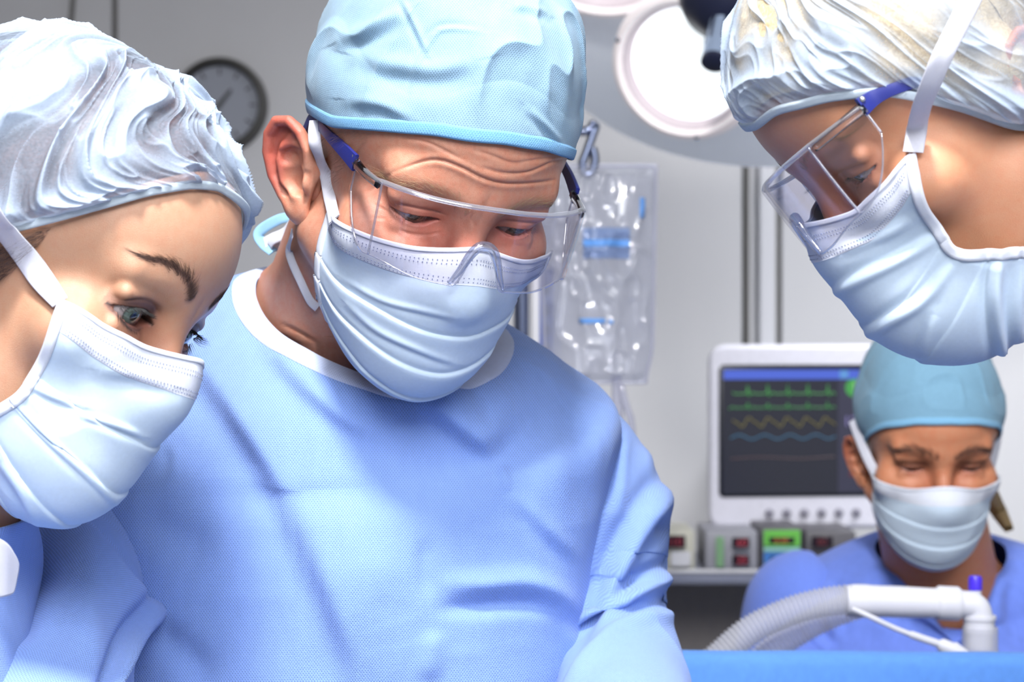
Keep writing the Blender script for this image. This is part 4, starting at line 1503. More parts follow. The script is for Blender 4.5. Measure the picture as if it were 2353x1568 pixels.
# ------------------------------------------------------------------ gowns and scrubs
M['gown'] = fabric('gown_light_blue', (137, 168, 233), .78, (1.75, 2.4), .70, transl=.06, bumpd=.0005, vary=.03)
M['gown_collar'] = fabric('gown_collar_pale', (200, 212, 244), .8, (1.75, 2.4), .9, transl=.1, vary=.03)
M['scrubs'] = fabric('scrubs_blue', (104, 130, 216), .85, None, fine=1200, vary=.05)
M['tie_blue'] = fabric('cap_tie_blue', (158, 208, 242), .8, transl=.15)
M['trouser'] = fabric('trouser_blue', (80, 105, 185), .85, None)
M['shoe'] = plain('white_clog', (225, 226, 228), .5)

def ringpts(spec, n, yaw=0.0):
    """spec: centre, half width, front, back, front drop, side drop, squareness, v-dip (metres / mm)"""
    c, a, bf, bb, tf, ts, e, vd = spec
    al = np.linspace(-np.pi, np.pi, n, endpoint=False)
    s_, c_ = np.sin(al), np.cos(al)
    sx = np.sign(s_) * np.abs(s_) ** (2 / e)
    cx_ = np.sign(c_) * np.abs(c_) ** (2 / e)
    x = a * sx
    y = np.where(c_ > 0, -bf * cx_, -bb * cx_)
    z = tf * np.where(c_ > 0, c_, .55 * c_) + ts * s_ - vd * np.maximum(0, 1 - np.abs(al) / .75) ** 1.2
    yw = math.radians(yaw)
    X = np.stack([x * math.cos(yw) - y * math.sin(yw), x * math.sin(yw) + y * math.cos(yw), z], 1) / 1000
    return X + np.asarray(c)

def loft(specs, n=420, rows=360, yaw=0.0):
    R = np.array([ringpts(s_, n, yaw) for s_ in specs])
    key = R.reshape(len(specs), -1)
    L = np.r_[0, np.cumsum([np.linalg.norm(R[i + 1] - R[i], axis=1).mean() for i in range(len(R) - 1)])]
    out = np.empty((rows, key.shape[1]))
    Q = np.vstack([2 * key[0] - key[1], key, 2 * key[-1] - key[-2]])
    s = L[-1] * np.linspace(0, 1, rows) ** 1.35
    k = np.clip(np.searchsorted(L, s, side='right') - 1, 0, len(key) - 2)
    t = ((s - L[k]) / (L[k + 1] - L[k]))[:, None]
    p0, p1, p2, p3 = Q[k], Q[k + 1], Q[k + 2], Q[k + 3]
    out = .5 * (2 * p1 + (p2 - p0) * t + (2 * p0 - 5 * p1 + 4 * p2 - p3) * t * t + (3 * p1 - p0 - 3 * p2 + p3) * t ** 3)
    return out.reshape(rows, n, 3)

def fold_grid(G, wrapu, folds, center):
    """push cloth in and out along creases given as photo polylines on the side facing the camera"""
    N = gridnormals(G, wrapu)
    ref = G - center
    if (N * ref).sum() < 0:
        N = -N
    px = P2(G).reshape(-1, 2)
    vis = ((N.reshape(-1, 3) * (np.array([0, 0, CAMZ]) - G.reshape(-1, 3))).sum(1) > 0).astype(float)
    H = np.zeros(len(px))
    for pts, dep, wid, kind in folds:
        sd, par = segside(px, crv(np.array(pts, float), 24), 6 * wid)
        fade = sstep(0, .35, par) * sstep(1, .65, par)
        if kind == 's':        # soft ridge (or valley when negative)
            h = np.exp(-(sd / wid) ** 2)
        elif kind == 'e':      # one steep flank, one long flank
            h = np.where(sd > 0, np.exp(-(sd / (wid * .35)) ** 2), np.exp(-(sd / (wid * 1.6)) ** 2))
        else:                  # crease: ridge with a trough beside it
            h = np.exp(-(sd / wid) ** 2) - .8 * np.exp(-((sd - 1.6 * wid) / (1.2 * wid)) ** 2)
        H += dep * h * fade * vis
    return G + N * (H / 1000).reshape(G.shape[:2])[..., None], N

def rumple(G, N, amp, k, seed):
    h = (noise3(G * k, seed) - .5) * amp + (1 - np.abs(2 * noise3(G * k * .8 + 5, seed + 1) - 1)) ** 4 * amp * .6
    return G + N * (h / 1000)[..., None]

def cloth_part(name, G, mat, parent, wrapu=True):
    return obj(name, gridmesh(name, G, wrapu, True, cloth_uv(G)), mat, parent)

def sleeve(pts, radii, n=150, rows=240, squash=1.0):
    C = crv(np.array(pts, float), rows)
    P = np.array(pts, float)
    L = np.r_[0, np.cumsum(np.linalg.norm(np.diff(P, axis=0), axis=1))]
    r = np.interp(np.linspace(0, L[-1], rows), L, radii)
    k = np.ones(15) / 15
    r = np.convolve(np.r_[np.full(7, r[0]), r, np.full(7, r[-1])], k, 'valid')
    return tubegrid(C, r / 1000, n, squash), C

def legs(parent, x, y, top, yaw=0.0):
    for sg in (-1, 1):
        dx, dy = sg * .09 * math.cos(math.radians(yaw)), sg * .09 * math.sin(math.radians(yaw))
        P = crv(np.array([(x + dx, y + dy, top), (x + dx, y + dy - .01, .5), (x + dx, y + dy + .01, .08)]), 14)
        obj('trouser_leg', MB().tube(P, np.linspace(.085, .07, 14), 18).mesh('trouser_leg', True), M['trouser'], parent)
        f = np.array([math.sin(math.radians(yaw)), -math.cos(math.radians(yaw)), 0])
        c = np.array([x + dx, y + dy, 0])
        prof = np.array([c - f * .07 + (0, 0, .04), c + (0, 0, .055), c + f * .08 + (0, 0, .045), c + f * .16 + (0, 0, .032), c + f * .185 + (0, 0, .026)])
        obj('shoe', MB().tube(crv(prof, 16), np.r_[np.linspace(.038, .05, 8), np.linspace(.05, .024, 8)] * .95, 16, True, .8).mesh('shoe', True), M['shoe'], parent)

# --- central surgeon
mspec = [
    (W(858, 722, 1.315), 76, 71, 66, -41, -20, 2.1, 0),
    (W(852, 738, 1.322), 104, 90, 78, -54, -19, 2.0, 0),
    (W(765, 835, 1.34), 164, 110, 98, -66, -12, 2.1, 0),
    (W(722, 945, 1.35), 204, 120, 118, -48, 0, 2.6, 0),
    (W(735, 1110, 1.355), 196, 130, 116, -22, 0, 2.6, 0),
    (W(745, 1330, 1.36), 183, 136, 112, 0, 0, 2.6, 0),
    (W(750, 1620, 1.365), 176, 138, 112, 0, 0, 2.5, 0),
    ((W(750, 1620, 1.365)[0], 1.37, .95), 180, 135, 118, 0, 0, 2.4, 0),
    ((W(750, 1620, 1.365)[0], 1.38, .36), 225, 165, 160, 0, 0, 2.2, 0)]
G = loft(mspec)
mc = np.array([W(745, 1300, 1.36)[0], 1.36, 0])
cen = G.mean(1, keepdims=True)
G, N = fold_grid(G, True, [
    ([(350, 690), (430, 790), (520, 900), (610, 1030), (690, 1180), (760, 1340), (810, 1480), (835, 1600), (850, 1700)], 13, 105, 'e'),
    ([(940, 900), (1050, 980), (1150, 1062)], 13, 60, 'e'),
    ([(1150, 1062), (1162, 1110), (1170, 1135)], 2.5, 9, 's'),
    ([(1165, 1120), (1250, 1205), (1345, 1300)], 2.5, 18, 'c'),
    ([(590, 760), (690, 870), (800, 960), (900, 1010)], 7, 70, 'e'),
    ([(985, 1345), (1100, 1340), (1210, 1335), (1290, 1370), (1330, 1440)], 6.5, 24, 's'),
    ([(975, 1400), (1100, 1398), (1220, 1392), (1300, 1420)], -5.0, 20, 's'),
    ([(1000, 1440), (990, 1500), (985, 1580)], 3.5, 26, 's'),
    ([(1290, 1420), (1320, 1500), (1330, 1580)], 2.5, 20, 's'),
    ([(985, 1220), (975, 1300), (985, 1395)], -2.5, 22, 's'),
    ([(880, 1100), (900, 1250), (880, 1400)], 2.5, 60, 's'),
    ([(390, 1010), (400, 1060), (385, 1110)], 2.0, 10, 'c'),
    ([(300, 1160), (420, 1240), (520, 1260)], -4, 50, 's'),
    ([(1270, 860), (1310, 950), (1330, 1100), (1340, 1250)], -2, 30, 's'),
    ([(1040, 840), (1090, 930), (1130, 1010)], -3, 30, 's'),
    ([(330, 1420), (420, 1500), (500, 1580)], -5, 40, 's'),
], cen)
G = rumple(G, N, 3.0, 9.0, 4)
G = rumple(G, N, .8, 34.0, 9)
gown = obj('surgical_gown', gridmesh('surgical_gown', G, True, True, np.stack([G[..., 0], G[..., 2]], -1)), M['gown'], man)
cr = G[:16] + N[:16] * .0009
k = np.linspace(0, 1, 16)
cr[0] -= N[0] * .0006
cr[-1] -= N[-1] * .0008
cloth_part('collar_band', cr, M['gown_collar'], gown)
S, C = sleeve([W(1150, 1020, 1.37), W(1280, 1040, 1.37), W(1338, 1160, 1.37), W(1340, 1300, 1.365), W(1365, 1430, 1.35), W(1425, 1560, 1.31), W(1420, 1760, 1.16), W(1300, 1950, 1.02)], [26, 48, 58, 58, 52, 44, 44, 40])
S, N = fold_grid(S, True, [
    ([(1600, 1030), (1535, 1125), (1470, 1220), (1415, 1330), (1385, 1420), (1360, 1500)], 7, 22, 'c'),
    ([(1640, 1280), (1540, 1325), (1450, 1375), (1390, 1430), (1330, 1510), (1290, 1580)], 6, 18, 'c'),
    ([(1620, 1400), (1525, 1415), (1430, 1440), (1370, 1500), (1310, 1580), (1260, 1640)], 7, 18, 'c'),
    ([(1440, 960), (1430, 1080), (1420, 1200)], 3, 14, 'c'),
    ([(1480, 1010), (1500, 1080), (1530, 1130)], 2.5, 14, 's'),
    ([(1500, 1200), (1540, 1230)], -3, 16, 's'),
], C[:, None, :])
S = rumple(S, N, 4.0, 14.0, 14)
sl = cloth_part('sleeve', S, M['gown'], gown)
S, C = sleeve([W(200, 940, 1.36), W(120, 1000, 1.35), W(105, 1160, 1.32), W(85, 1350, 1.25), W(45, 1580, 1.13), W(120, 1900, 1.02), W(400, 2050, .98)], [40, 62, 68, 69, 64, 52, 44])
S, N = fold_grid(S, True, [
    ([(420, 1470), (345, 1400), (270, 1340), (215, 1270), (150, 1195), (90, 1120)], 11, 34, 'e'),
    ([(365, 1320), (338, 1392), (300, 1480), (262, 1580), (230, 1660)], 9, 14, 'c'),
    ([(130, 1210), (190, 1320), (210, 1450), (220, 1580)], 4, 30, 's'),
    ([(95, 1210), (70, 1350), (40, 1500)], -12, 40, 's'),
], C[:, None, :])
S = rumple(S, N, 3.0, 12.0, 17)
cloth_part('sleeve', S, M['gown'], gown)
# loose ties behind the neck: blue cap tie loop, white mask tie
P = crv([W(668, 498, 1.325), W(640, 505, 1.33), W(606, 524, 1.335), W(594, 541, 1.336), W(606, 562, 1.335), W(628, 580, 1.33)], 40)
obj('cap_tie', gridmesh('cap_tie', ribbon(P, np.tile((0.35, -1, .3), (40, 1)), .0075, .0012), True), M['tie_blue'], man)
P = crv([W(678, 512, 1.31), W(655, 535, 1.32), W(628, 550, 1.33), W(618, 562, 1.335), W(650, 560, 1.335)], 40)
obj('mask_tie_end', gridmesh('mask_tie_end', ribbon(P, np.tile((0.2, -1, .5), (40, 1)), .011, .0012), True), M['strap'], man)
legs(man, mc[0], 1.37, .5)

# --- left: facing right, seen from her side
def simple_gown(who, c_neck, c_sh, c_ch, c_wa, yaw, wide, mat, seed, name='surgical_gown'):
    sp = [(c_neck, 62, 62, 62, -18, 0, 2.1, 0), (c_neck * .7 + c_sh * .3 + np.array([0, 0, .01]), 100, 75, 78, -20, 0, 2.2, 0), (c_sh, wide, 98, 105, -16, 0, 2.5, 0), (c_ch, wide * .92, 122, 112, -6, 0, 2.6, 0), (c_wa, wide * .86, 125, 112, 0, 0, 2.5, 0),
          ((c_wa[0], c_wa[1], .36), wide * 1.05, 165, 160, 0, 0, 2.2, 0)]
    G = loft(sp, 220, 180, yaw)
    N = gridnormals(G, True)
    if (N * (G - G.mean(1, keepdims=True))).sum() < 0:
        N = -N
    G = rumple(G, N, 7.0, 11.0, seed)
    return cloth_part(name, G, mat, who)
lg = simple_gown(lwo, W(-230, 1130, 1.06), W(-470, 1290, 1.04), W(-570, 1560, 1.03), W(-590, 2100, 1.03), 72, 165, M['gown'], 51)
S, C = sleeve([W(-460, 1300, 1.18), W(-450, 1400, 1.18), W(-430, 1700, 1.16), W(-50, 2050, 1.08), W(200, 2150, 1.0)], [45, 58, 56, 50, 44], 60, 90)
cloth_part('sleeve', S, M['gown'], lg)
S, C = sleeve([W(-700, 1290, .90), W(-740, 1400, .88), W(-700, 1800, .88), W(-200, 2050, .90)], [45, 60, 56, 48], 60, 90)
cloth_part('sleeve', S, M['gown'], lg)
fl = np.array([[W(-220, 1180, 0.875), W(2, 1232, 0.934), W(22, 1262, 0.950), W(42, 1296, 0.966)], [W(-220, 1240, 0.875), W(0, 1280, 0.932), W(20, 1300, 0.948), W(38, 1318, 0.962)],
               [W(-220, 1370, 0.875), W(0, 1330, 0.932), W(16, 1335, 0.945), W(33, 1340, 0.958)], [W(-220, 1420, 0.875), W(0, 1373, 0.932), W(14, 1370, 0.943), W(28, 1365, 0.954)]])
fo = obj('collar_flap', gridmesh('collar_flap', fl), M['strap'], lg)
fo.modifiers.new('smooth', 'SUBSURF').levels = 3
fo.modifiers['smooth'].render_levels = 3
fo.modifiers.new('thickness', 'SOLIDIFY').thickness = .0012
legs(lwo, W(-590, 0, 1.03)[0], 1.03, .5, 72)

# --- right: leaning in from beyond the frame
rg = simple_gown(rwo, W(2780, 600, 1.06), W(3060, 800, 1.06), W(3260, 1300, 1.06), W(3300, 2100, 1.06), -75, 190, M['gown'], 61)
S, C = sleeve([W(3200, 900, .90), W(3200, 1150, .89), W(3050, 1800, .92), W(2600, 2250, 1.0)], [50, 58, 54, 46], 60, 90)
cloth_part('sleeve', S, M['gown'], rg)
S, C = sleeve([W(2960, 900, 1.24), W(2960, 1150, 1.25), W(2900, 1800, 1.24), W(2500, 2250, 1.18)], [50, 58, 54, 46], 60, 90)
cloth_part('sleeve', S, M['gown'], rg)
legs(rwo, W(3300, 0, 1.06)[0], 1.06, .5, -75)

# --- background: V-neck scrubs
bspec = [
    (W(2160, 1262, 2.205), 72, 66, 58, -36, 0, 1.9, 62),
    (W(2160, 1268, 2.21), 94, 78, 74, -36, 0, 2.0, 56),
    (W(2170, 1318, 2.24), 160, 100, 100, -30, 0, 2.2, 20),
    (W(2178, 1385, 2.25), 205, 112, 110, -24, 0, 2.4, 0),
    (W(2185, 1520, 2.255), 200, 128, 112, -10, 0, 2.5, 0),
    (W(2190, 1750, 2.26), 185, 130, 110, 0, 0, 2.5, 0),
    ((W(2190, 0, 2.26)[0], 2.26, .80), 190, 128, 118, 0, 0, 2.4, 0)]
G = loft(bspec, 260, 220)
G, N = fold_grid(G, True, [
    ([(2010, 1300), (2030, 1380), (2080, 1480)], -4, 18, 'c'), ([(1920, 1320), (1930, 1400), (1945, 1480)], -5, 16, 'c'),
    ([(1860, 1390), (1890, 1450), (1930, 1500)], -5, 16, 'c'), ([(2270, 1300), (2250, 1400), (2230, 1480)], -4, 18, 'c'), ([(2330, 1310), (2320, 1400), (2340, 1480)], -4, 18, 'c')], G.mean(1, keepdims=True))
G = rumple(G, N, 8.0, 10.0, 71)
sg_ = cloth_part('scrubs_top', G, M['scrubs'], bgo)
cr = G[:9] + N[:9] * .0012
cr[0] -= N[0] * .0008
cloth_part('neck_band', cr, M['scrubs'], sg_)
for px, sgn in ((1850, -1), (2510, 1)):
    S, C = sleeve([W(px - sgn * 60, 1350, 2.25), W(px, 1385, 2.25), W(px + sgn * 20, 1480, 2.25), W(px + sgn * 30, 1600, 2.2)], [40, 62, 66, 66], 60, 80)
    N = gridnormals(S, True)
    S = rumple(S, N, 9, 14, 73 + px)
    cloth_part('sleeve', S, M['scrubs'], sg_)
    A = crv([W(px + sgn * 20, 1480, 2.25), W(px + sgn * 30, 1640, 2.19), W(px, 1780, 2.05), W(px - sgn * 80, 1830, 1.95)], 30)
    me = MB().tube(A, np.linspace(.046, .032, 30), 20).mesh('arm', True)
    a = me.attributes.new('Col', 'FLOAT_COLOR', 'POINT')
    a.data.foreach_set('color', np.tile(np.array(srgb(192, 134, 100), np.float32), len(me.vertices)))
    obj('arm', me, M['skin'], bgo)
legs(bgo, W(2190, 0, 2.26)[0], 2.26, .85)

# ------------------------------------------------------------------ the room
WALLY = 4.2
t = MT('wall_paint')
n = t.noise(6, 3)
t.color(t.mix(n, srgb(198, 198, 202), srgb(205, 204, 207)))
t.set(Roughness=.55)
M['wall'] = t.m
M['groove'] = plain('panel_joint_grey', (112, 110, 108), .7)
M['floor'] = plain('vinyl_floor', (120, 128, 138), .4)
M['ceiling'] = plain('ceiling_white', (205, 205, 205), .8)
M['pipe'] = plain('trim_light_grey', (214, 214, 220), .45)
structure('floor', MB().box((-3.2, -1.5, -.05), (3.2, WALLY + .1, 0)).mesh('floor'), M['floor'])
structure('ceiling', MB().box((-3.2, -1.5, 2.9), (3.2, WALLY + .1, 2.95)).mesh('ceiling'), M['ceiling'])
wb = structure('wall_back', MB().box((-3.2, WALLY + .012, 0), (3.2, WALLY + .1, 2.9)).mesh('wall_back'), M['groove'])
edges = [-3.2] + [W(px, 0, WALLY)[0] for px in (-420, 263, 1205, 1712)] + [W(1790, 0, WALLY)[0], 1.75, 3.2]
for a, b in zip(edges[:-1], edges[1:]):
    obj('wall_panel', MB().box((a + .006, WALLY, 0), (b - .006, WALLY + .02, 2.9)).mesh('wall_panel', False, .002, 1), M['wall'], wb)
structure('wall_left', MB().box((-3.3, -1.5, 0), (-3.2, WALLY + .1, 2.9)).mesh('wall_left'), M['wall'])
structure('front_light_block', MB().box((-3.2, -1.6, 0), (-.95, -1.5, 2.9)).mesh('front_light_block'), M['wall'])  # unseen wall piece added to keep light off the left back wall
structure('wall_right', MB().box((3.2, -1.5, 0), (3.3, WALLY + .1, 2.9)).mesh('wall_right'), M['wall'])
x0, x1 = W(1741, 0, WALLY)[0], W(1776, 0, WALLY)[0]
structure('trim_1', MB().box((x0, WALLY - .022, 0), (x1, WALLY + .001, 2.9)).mesh('trim_1', False, .006, 3), M['pipe'])
x0, x1 = W(1712, 0, WALLY)[0], W(1722, 0, WALLY)[0]
structure('trim_2', MB().box((x0, WALLY - .008, 0), (x1, WALLY + .001, 2.9)).mesh('trim_2', False, .002, 2), M['groove'])
# cable hanging down the wall at the upper left
P = crv([W(172, -260, WALLY - .02), W(170, -60, WALLY - .02), W(164, 40, WALLY - .02), W(150, 160, WALLY - .02), W(130, 420, WALLY - .02), W(128, 900, WALLY - .02)], 40)
tag(obj('wall_cable', MB().tube(P, .0055, 8).mesh('wall_cable', True), M['groove']), 'thin dark cable hanging down the grey wall at the upper left', 'cable')

# ------------------------------------------------------------------ wall clock
cc = W(503, 240, WALLY - .03)
ck = thing('wall_clock', 'round wall clock with dark rim and grey face, partly behind the white bouffant cap', 'clock', (cc[0], WALLY, cc[2]))
Mx = np.array([[1, 0, 0], [0, 0, -1], [0, 1, 0]], float)   # lathe axis +Z -> -Y
R0 = 109 / FPX * WALLY
obj('case', MB().lathe([(0, -.03), (R0, -.03), (R0, -.004), (R0 * .97, .008), (R0 * .88, .010), (R0 * .83, .002), (R0 * .82, -.012), (R0 * .82, -.02)], 64, cc, Mx).mesh('case', True, auto=40), plain('clock_rim_dark', (56, 54, 52), .5), ck)
obj('dial', MB().lathe([(0, -.011), (R0 * .83, -.011), (R0 * .83, -.02)], 64, cc, Mx).mesh('dial', True, auto=40), plain('clock_face_grey', (150, 154, 166), .6), ck)
M['clock_hand'] = plain('clock_hand_dark', (58, 60, 66), .5)
def hand(name, ang, ln, w, dep, back=.2):
    d = np.array([math.sin(ang), 0, math.cos(ang)])
    s_ = np.array([d[2], 0, -d[0]])
    o = cc + np.array([0, .008 - dep, 0])
    q = [o - d * ln * back - s_ * w, o - d * ln * back + s_ * w, o + d * ln * .9 + s_ * w * .7, o + d * ln, o + d * ln * .9 - s_ * w * .7]
    mb = MB().add(q + [p + np.array([0, .002, 0]) for p in q], [(0, 1, 2, 3, 4), (9, 8, 7, 6, 5)] + [(i, i + 5, (i + 1) % 5 + 5, (i + 1) % 5) for i in range(5)])
    obj(name, mb.mesh(name), M['clock_hand'], ck)
hand('hour_hand', math.radians(38), R0 * .42, .005, .002)
hand('minute_hand', math.radians(215), R0 * .68, .0035, .005)
for i in range(12):
    a = math.radians(30 * i)
    c = cc + np.array([math.sin(a) * R0 * .70, .009, math.cos(a) * R0 * .70])
    d = np.array([math.sin(a), 0, math.cos(a)])
    s_ = np.array([d[2], 0, -d[0]])
    q = [c + d * u * .007 + s_ * v * .002 for u, v in ((-1, -1), (1, -1), (1, 1), (-1, 1))]
    obj('hour_mark', MB().add(q + [p + np.array([0, .003, 0]) for p in q], [(0, 1, 2, 3), (0, 4, 5, 1), (1, 5, 6, 2), (2, 6, 7, 3), (3, 7, 4, 0)]).mesh('hour_mark'), M['clock_hand'], ck)

# ------------------------------------------------------------------ patient monitor
MD = 3.30
M['casing'] = plain('monitor_casing', (208, 207, 218), .45)
M['bezel'] = plain('monitor_bezel_black', (22, 24, 32), .3)
mc0 = W(1842, 1003, MD)
mon = thing('patient_monitor', 'patient monitor with dark screen of coloured traces behind the blurred person', 'monitor', (mc0[0], MD + .05, mc0[2] - .16))
kx = MD / FPX
yawm = math.radians(7)
def mloc(px, py, d=0.0):
    """point on the monitor front, tilted slightly to the right; d metres towards the viewer"""
    x, z = (px - 1842) * kx, -(py - 1003) * kx
    v = np.array([x * math.cos(yawm) + d * math.sin(yawm) * -1, x * math.sin(yawm) - d * math.cos(yawm), z])
    return mc0 + v
def mbox(name, x0, y0, x1, y1, d0, d1, mat, par, bev=0.0, seg=2):
    mb = MB()
    q = [mloc(x, y, d) for d in (d0, d1) for x, y in ((x0, y1), (x1, y1), (x1, y0), (x0, y0))]
    mb.add(q, [(3, 2, 1, 0), (4, 5, 6, 7), (0, 1, 5, 4), (1, 2, 6, 5), (2, 3, 7, 6), (3, 0, 4, 7)])
    return obj(name, mb.mesh(name, bev > 0, bev, seg, 40 if bev else None), mat, par)
def rrect(x0, y0, x1, y1, r, n=8):
    pts = []
    for cx_, cy_, a0 in ((x1 - r, y0 + r, -90), (x1 - r, y1 - r, 0), (x0 + r, y1 - r, 90), (x0 + r, y0 + r, 180)):
        for i in range(n + 1):
            a = math.radians(a0 + 90 * i / n)
            pts.append((cx_ + r * math.cos(a), cy_ + r * math.sin(a)))
    return pts
def mrr(name, x0, y0, x1, y1, r, rows, mat, par):
    """rounded slab: rows of (inset px, depth m)"""
    G = []
    for ins, d in rows:
        G.append([mloc(x, y, d) for x, y in rrect(x0 + ins, y0 + ins, x1 - ins, y1 - ins, max(r - ins, 2))])
    G = np.array(G)
    mb = MB().grid(G, True)
    n = G.shape[1]
    mb.f += [tuple(range((len(rows) - 1) * n, len(rows) * n)), tuple(range(n - 1, -1, -1))]
    return obj(name, mb.mesh(name, True, auto=35), mat, par)
body_ = mrr('casing', 1622, 792, 2062, 1217, 40, [(10, -.10), (0, -.08), (0, -.012), (3, -.004), (9, 0)], M['casing'], mon)
mrr('screen_bezel', 1648, 838, 2040, 1142, 12, [(0, -.004), (0, .001), (4, .002)], M['bezel'], mon)
scr = MT('screen_glow')
scr.set(Base_Color=(.01, .01, .015, 1), Roughness=.25)
scr.b.inputs['Emission Color'].default_value = srgb(24, 26, 36)
scr.b.inputs['Emission Strength'].default_value = 1.0
scr.m.cycles.emission_sampling = 'NONE'
sc_ = mbox('screen', 1657, 848, 2032, 1134, .001, .0028, scr.m, mon)
def glow(name, rgb, s=1.0):
    m_ = plain(name, (20, 20, 20), .4, emit=rgb, strength=s)
    m_.cycles.emission_sampling = 'NONE'      # faint screen pixels need no light sampling
    return m_
mbox('header_bar', 1659, 850, 2030, 872, .0028, .0034, glow('screen_blue', (66, 92, 196)), sc_)
mbox('value_column', 1928, 874, 2030, 1132, .0028, .0031, glow('screen_column', (44, 44, 66)), sc_)
def trace_line(name, fn, x0, x1, rgb, w=2.4, s=1.0):
    xs = np.linspace(x0, x1, 160)
    ys = np.array([fn(x) for x in xs])
    P = np.array([mloc(x, y, .0033) for x, y in zip(xs, ys)])
    obj(name, MB().tube(P, w * kx / 2, 5, True).mesh(name, True), glow('trace_%d_%d_%d' % rgb, rgb, s), sc_)
def ecg(y0, per, h):
    def f(x):
        t = (x % per) / per
        return y0 - h * (np.exp(-((t - .5) / .025) ** 2) - .25 * np.exp(-((t - .56) / .03) ** 2) + .18 * np.exp(-((t - .74) / .05) ** 2) + .1 * np.exp(-((t - .36) / .04) ** 2))
    return f
trace_line('heart_trace', ecg(905, 47, 22), 1680, 1922, (60, 130, 66), 3.2)
trace_line('second_trace', ecg(937, 47, 15), 1672, 1922, (52, 118, 62), 3.2)
trace_line('pressure_trace', lambda x: 970 - 9 * math.sin(x / 45 * 2 * math.pi) - 3 * math.sin(x / 22.5 * 2 * math.pi), 1680, 1922, (104, 96, 40), 3.0)
trace_line('oxygen_trace', lambda x: 1004 - 5 * math.sin(x / 60 * 2 * math.pi), 1675, 1922, (44, 96, 130), 3.0)
trace_line('lower_trace', lambda x: 1052 - 2 * math.sin(x / 30), 1675, 1922, (74, 50, 54), 2.4)
c = (1966, 892)
ring_ = [mloc(c[0] + 21 * math.cos(a), c[1] + 21 * math.sin(a), .0034) for a in np.linspace(0, 2 * math.pi, 40)]
obj('heart_rate_disc', MB().add(ring_[:-1] + [mloc(c[0], c[1], .0036)], [(i, (i + 1) % 39, 39) for i in range(39)]).mesh('heart_rate_disc'), glow('disc_green', (58, 146, 66)), sc_)
def digits(text, px, py, size, rgb, name='reading', d=.0040, par=sc_, s=1.0, loc=mloc):
    cu = bpy.data.curves.new(name, 'FONT')
    cu.body = text
    cu.size = 1
    o = bpy.data.objects.new(name, cu)
    COL.objects.link(o)
    dg = bpy.context.evaluated_depsgraph_get()
    me = bpy.data.meshes.new_from_object(o.evaluated_get(dg))
    bpy.data.objects.remove(o)
    v = np.empty(len(me.vertices) * 3)
    me.vertices.foreach_get('co', v)
    v = v.reshape(-1, 3)
    me.vertices.foreach_set('co', np.array([loc(px + q[0] * size, py - q[1] * size, d) for q in v]).ravel())
    me.update()
    return obj(name, me, glow('digits_%d_%d_%d' % rgb, rgb, s), par)
digits('1', 1958, 903, 34, (150, 220, 140))
digits('120', 1940, 980, 34, (128, 120, 176))
digits('96', 1975, 1020, 30, (120, 116, 40))
digits('98', 1950, 1060, 34, (50, 110, 160))
mbox('alarm_patch', 1955, 1082, 2024, 1096, .0031, .0036, glow('alarm_red', (96, 36, 44)), sc_)
mbox('header_patch', 1932, 852, 1952, 870, .0034, .0037, glow('header_cyan', (84, 140, 200)), sc_)
M['button'] = plain('button_grey', (128, 126, 140), .5)
for x in (1766, 1807, 1848, 1889, 1930, 1971):
    p = mloc(x, 1179, 0)
    fw = mloc(x, 1179, 1) - p
    q = np.array([p, p + fw * .004, p + fw * .0055])
    obj('button', MB().tube(q, [.0075, .0075, .0055], 18).mesh('button', True, auto=40), M['button'], mon)
P = np.array([mloc(1842, 1010, -.10), mloc(1842, 1010, -.3), (mc0[0] + .02, WALLY + .001, mc0[2] - .01)])
obj('wall_arm', MB().tube(crv(P, 12), .03, 14).mesh('wall_arm', True), M['pipe'], mon)

# ------------------------------------------------------------------ equipment shelf with pumps
SD = 3.15
ks = SD / FPX
def sbox(name, x0, y0, x1, y1, d0, d1, mat, par=None, bev=.004, seg=3):
    a, b = W(x0, y1, SD), W(x1, y0, SD)
    return obj(name, MB().box((a[0], SD - d1, a[2]), (b[0], SD - d0, b[2])).mesh(name, bev > 0, bev, seg, 40 if bev else None), mat, par)
M['shelf'] = plain('shelf_metal', (150, 154, 172), .35, .3)
M['shade_taupe'] = plain('shade_panel_taupe', (158, 150, 146), .7)
tr = thing('equipment_trolley', 'metal equipment trolley shelf carrying the infusion pumps behind the surgeon', 'trolley', W(1700, 1330, SD) * np.array([1, 1, 0]))
sbox('shelf', 1330, 1312, 2120, 1345, -.30, .0, M['shelf'], tr, .005)
sbox('shelf_lip', 1330, 1308, 2120, 1318, 0, .008, M['pipe'], tr, .003)
za = W(0, 1345, SD)[2]
xa, xb = W(1340, 0, SD)[0], W(2110, 0, SD)[0]
for x in (xa, xb - .03):
    for y in (SD + .01, SD + .26):
        obj('post', MB().box((x, y, .05), (x + .03, y + .03, za + .002)).mesh('post', True, .004, 2, 40), M['shelf'], tr)
        obj('castor', MB().tube(np.array([(x + .005, y + .015, .03), (x + .025, y + .015, .03)]), .03, 18).mesh('castor', True, auto=40), M['bezel'], tr)
obj('shade_panel', MB().box((xa, SD + .29, .12), (xb, SD + .30, za)).mesh('shade_panel'), M['shade_taupe'], tr)  # added panel, its taupe stands in for the shaded wall below the shelf
obj('lower_shelf', MB().box((xa, SD, .12), (xb, SD + .30, .14)).mesh('lower_shelf', True, .004, 2, 40), M['shelf'], tr)
def pump(label, x0, x1, y0, mat, cat='pump', nm='infusion_pump'):
    r = thing(nm, label, cat, W((x0 + x1) / 2, 1312, SD))
    sbox('housing', x0, y0, x1, 1312, -.16, -.012, mat, r, .004)
    return r
M['beige'] = plain('pump_beige', (198, 196, 182), .5)
M['grey'] = plain('pump_grey', (150, 150, 160), .5)
M['charcoal'] = plain('pump_charcoal', (92, 90, 96), .5)
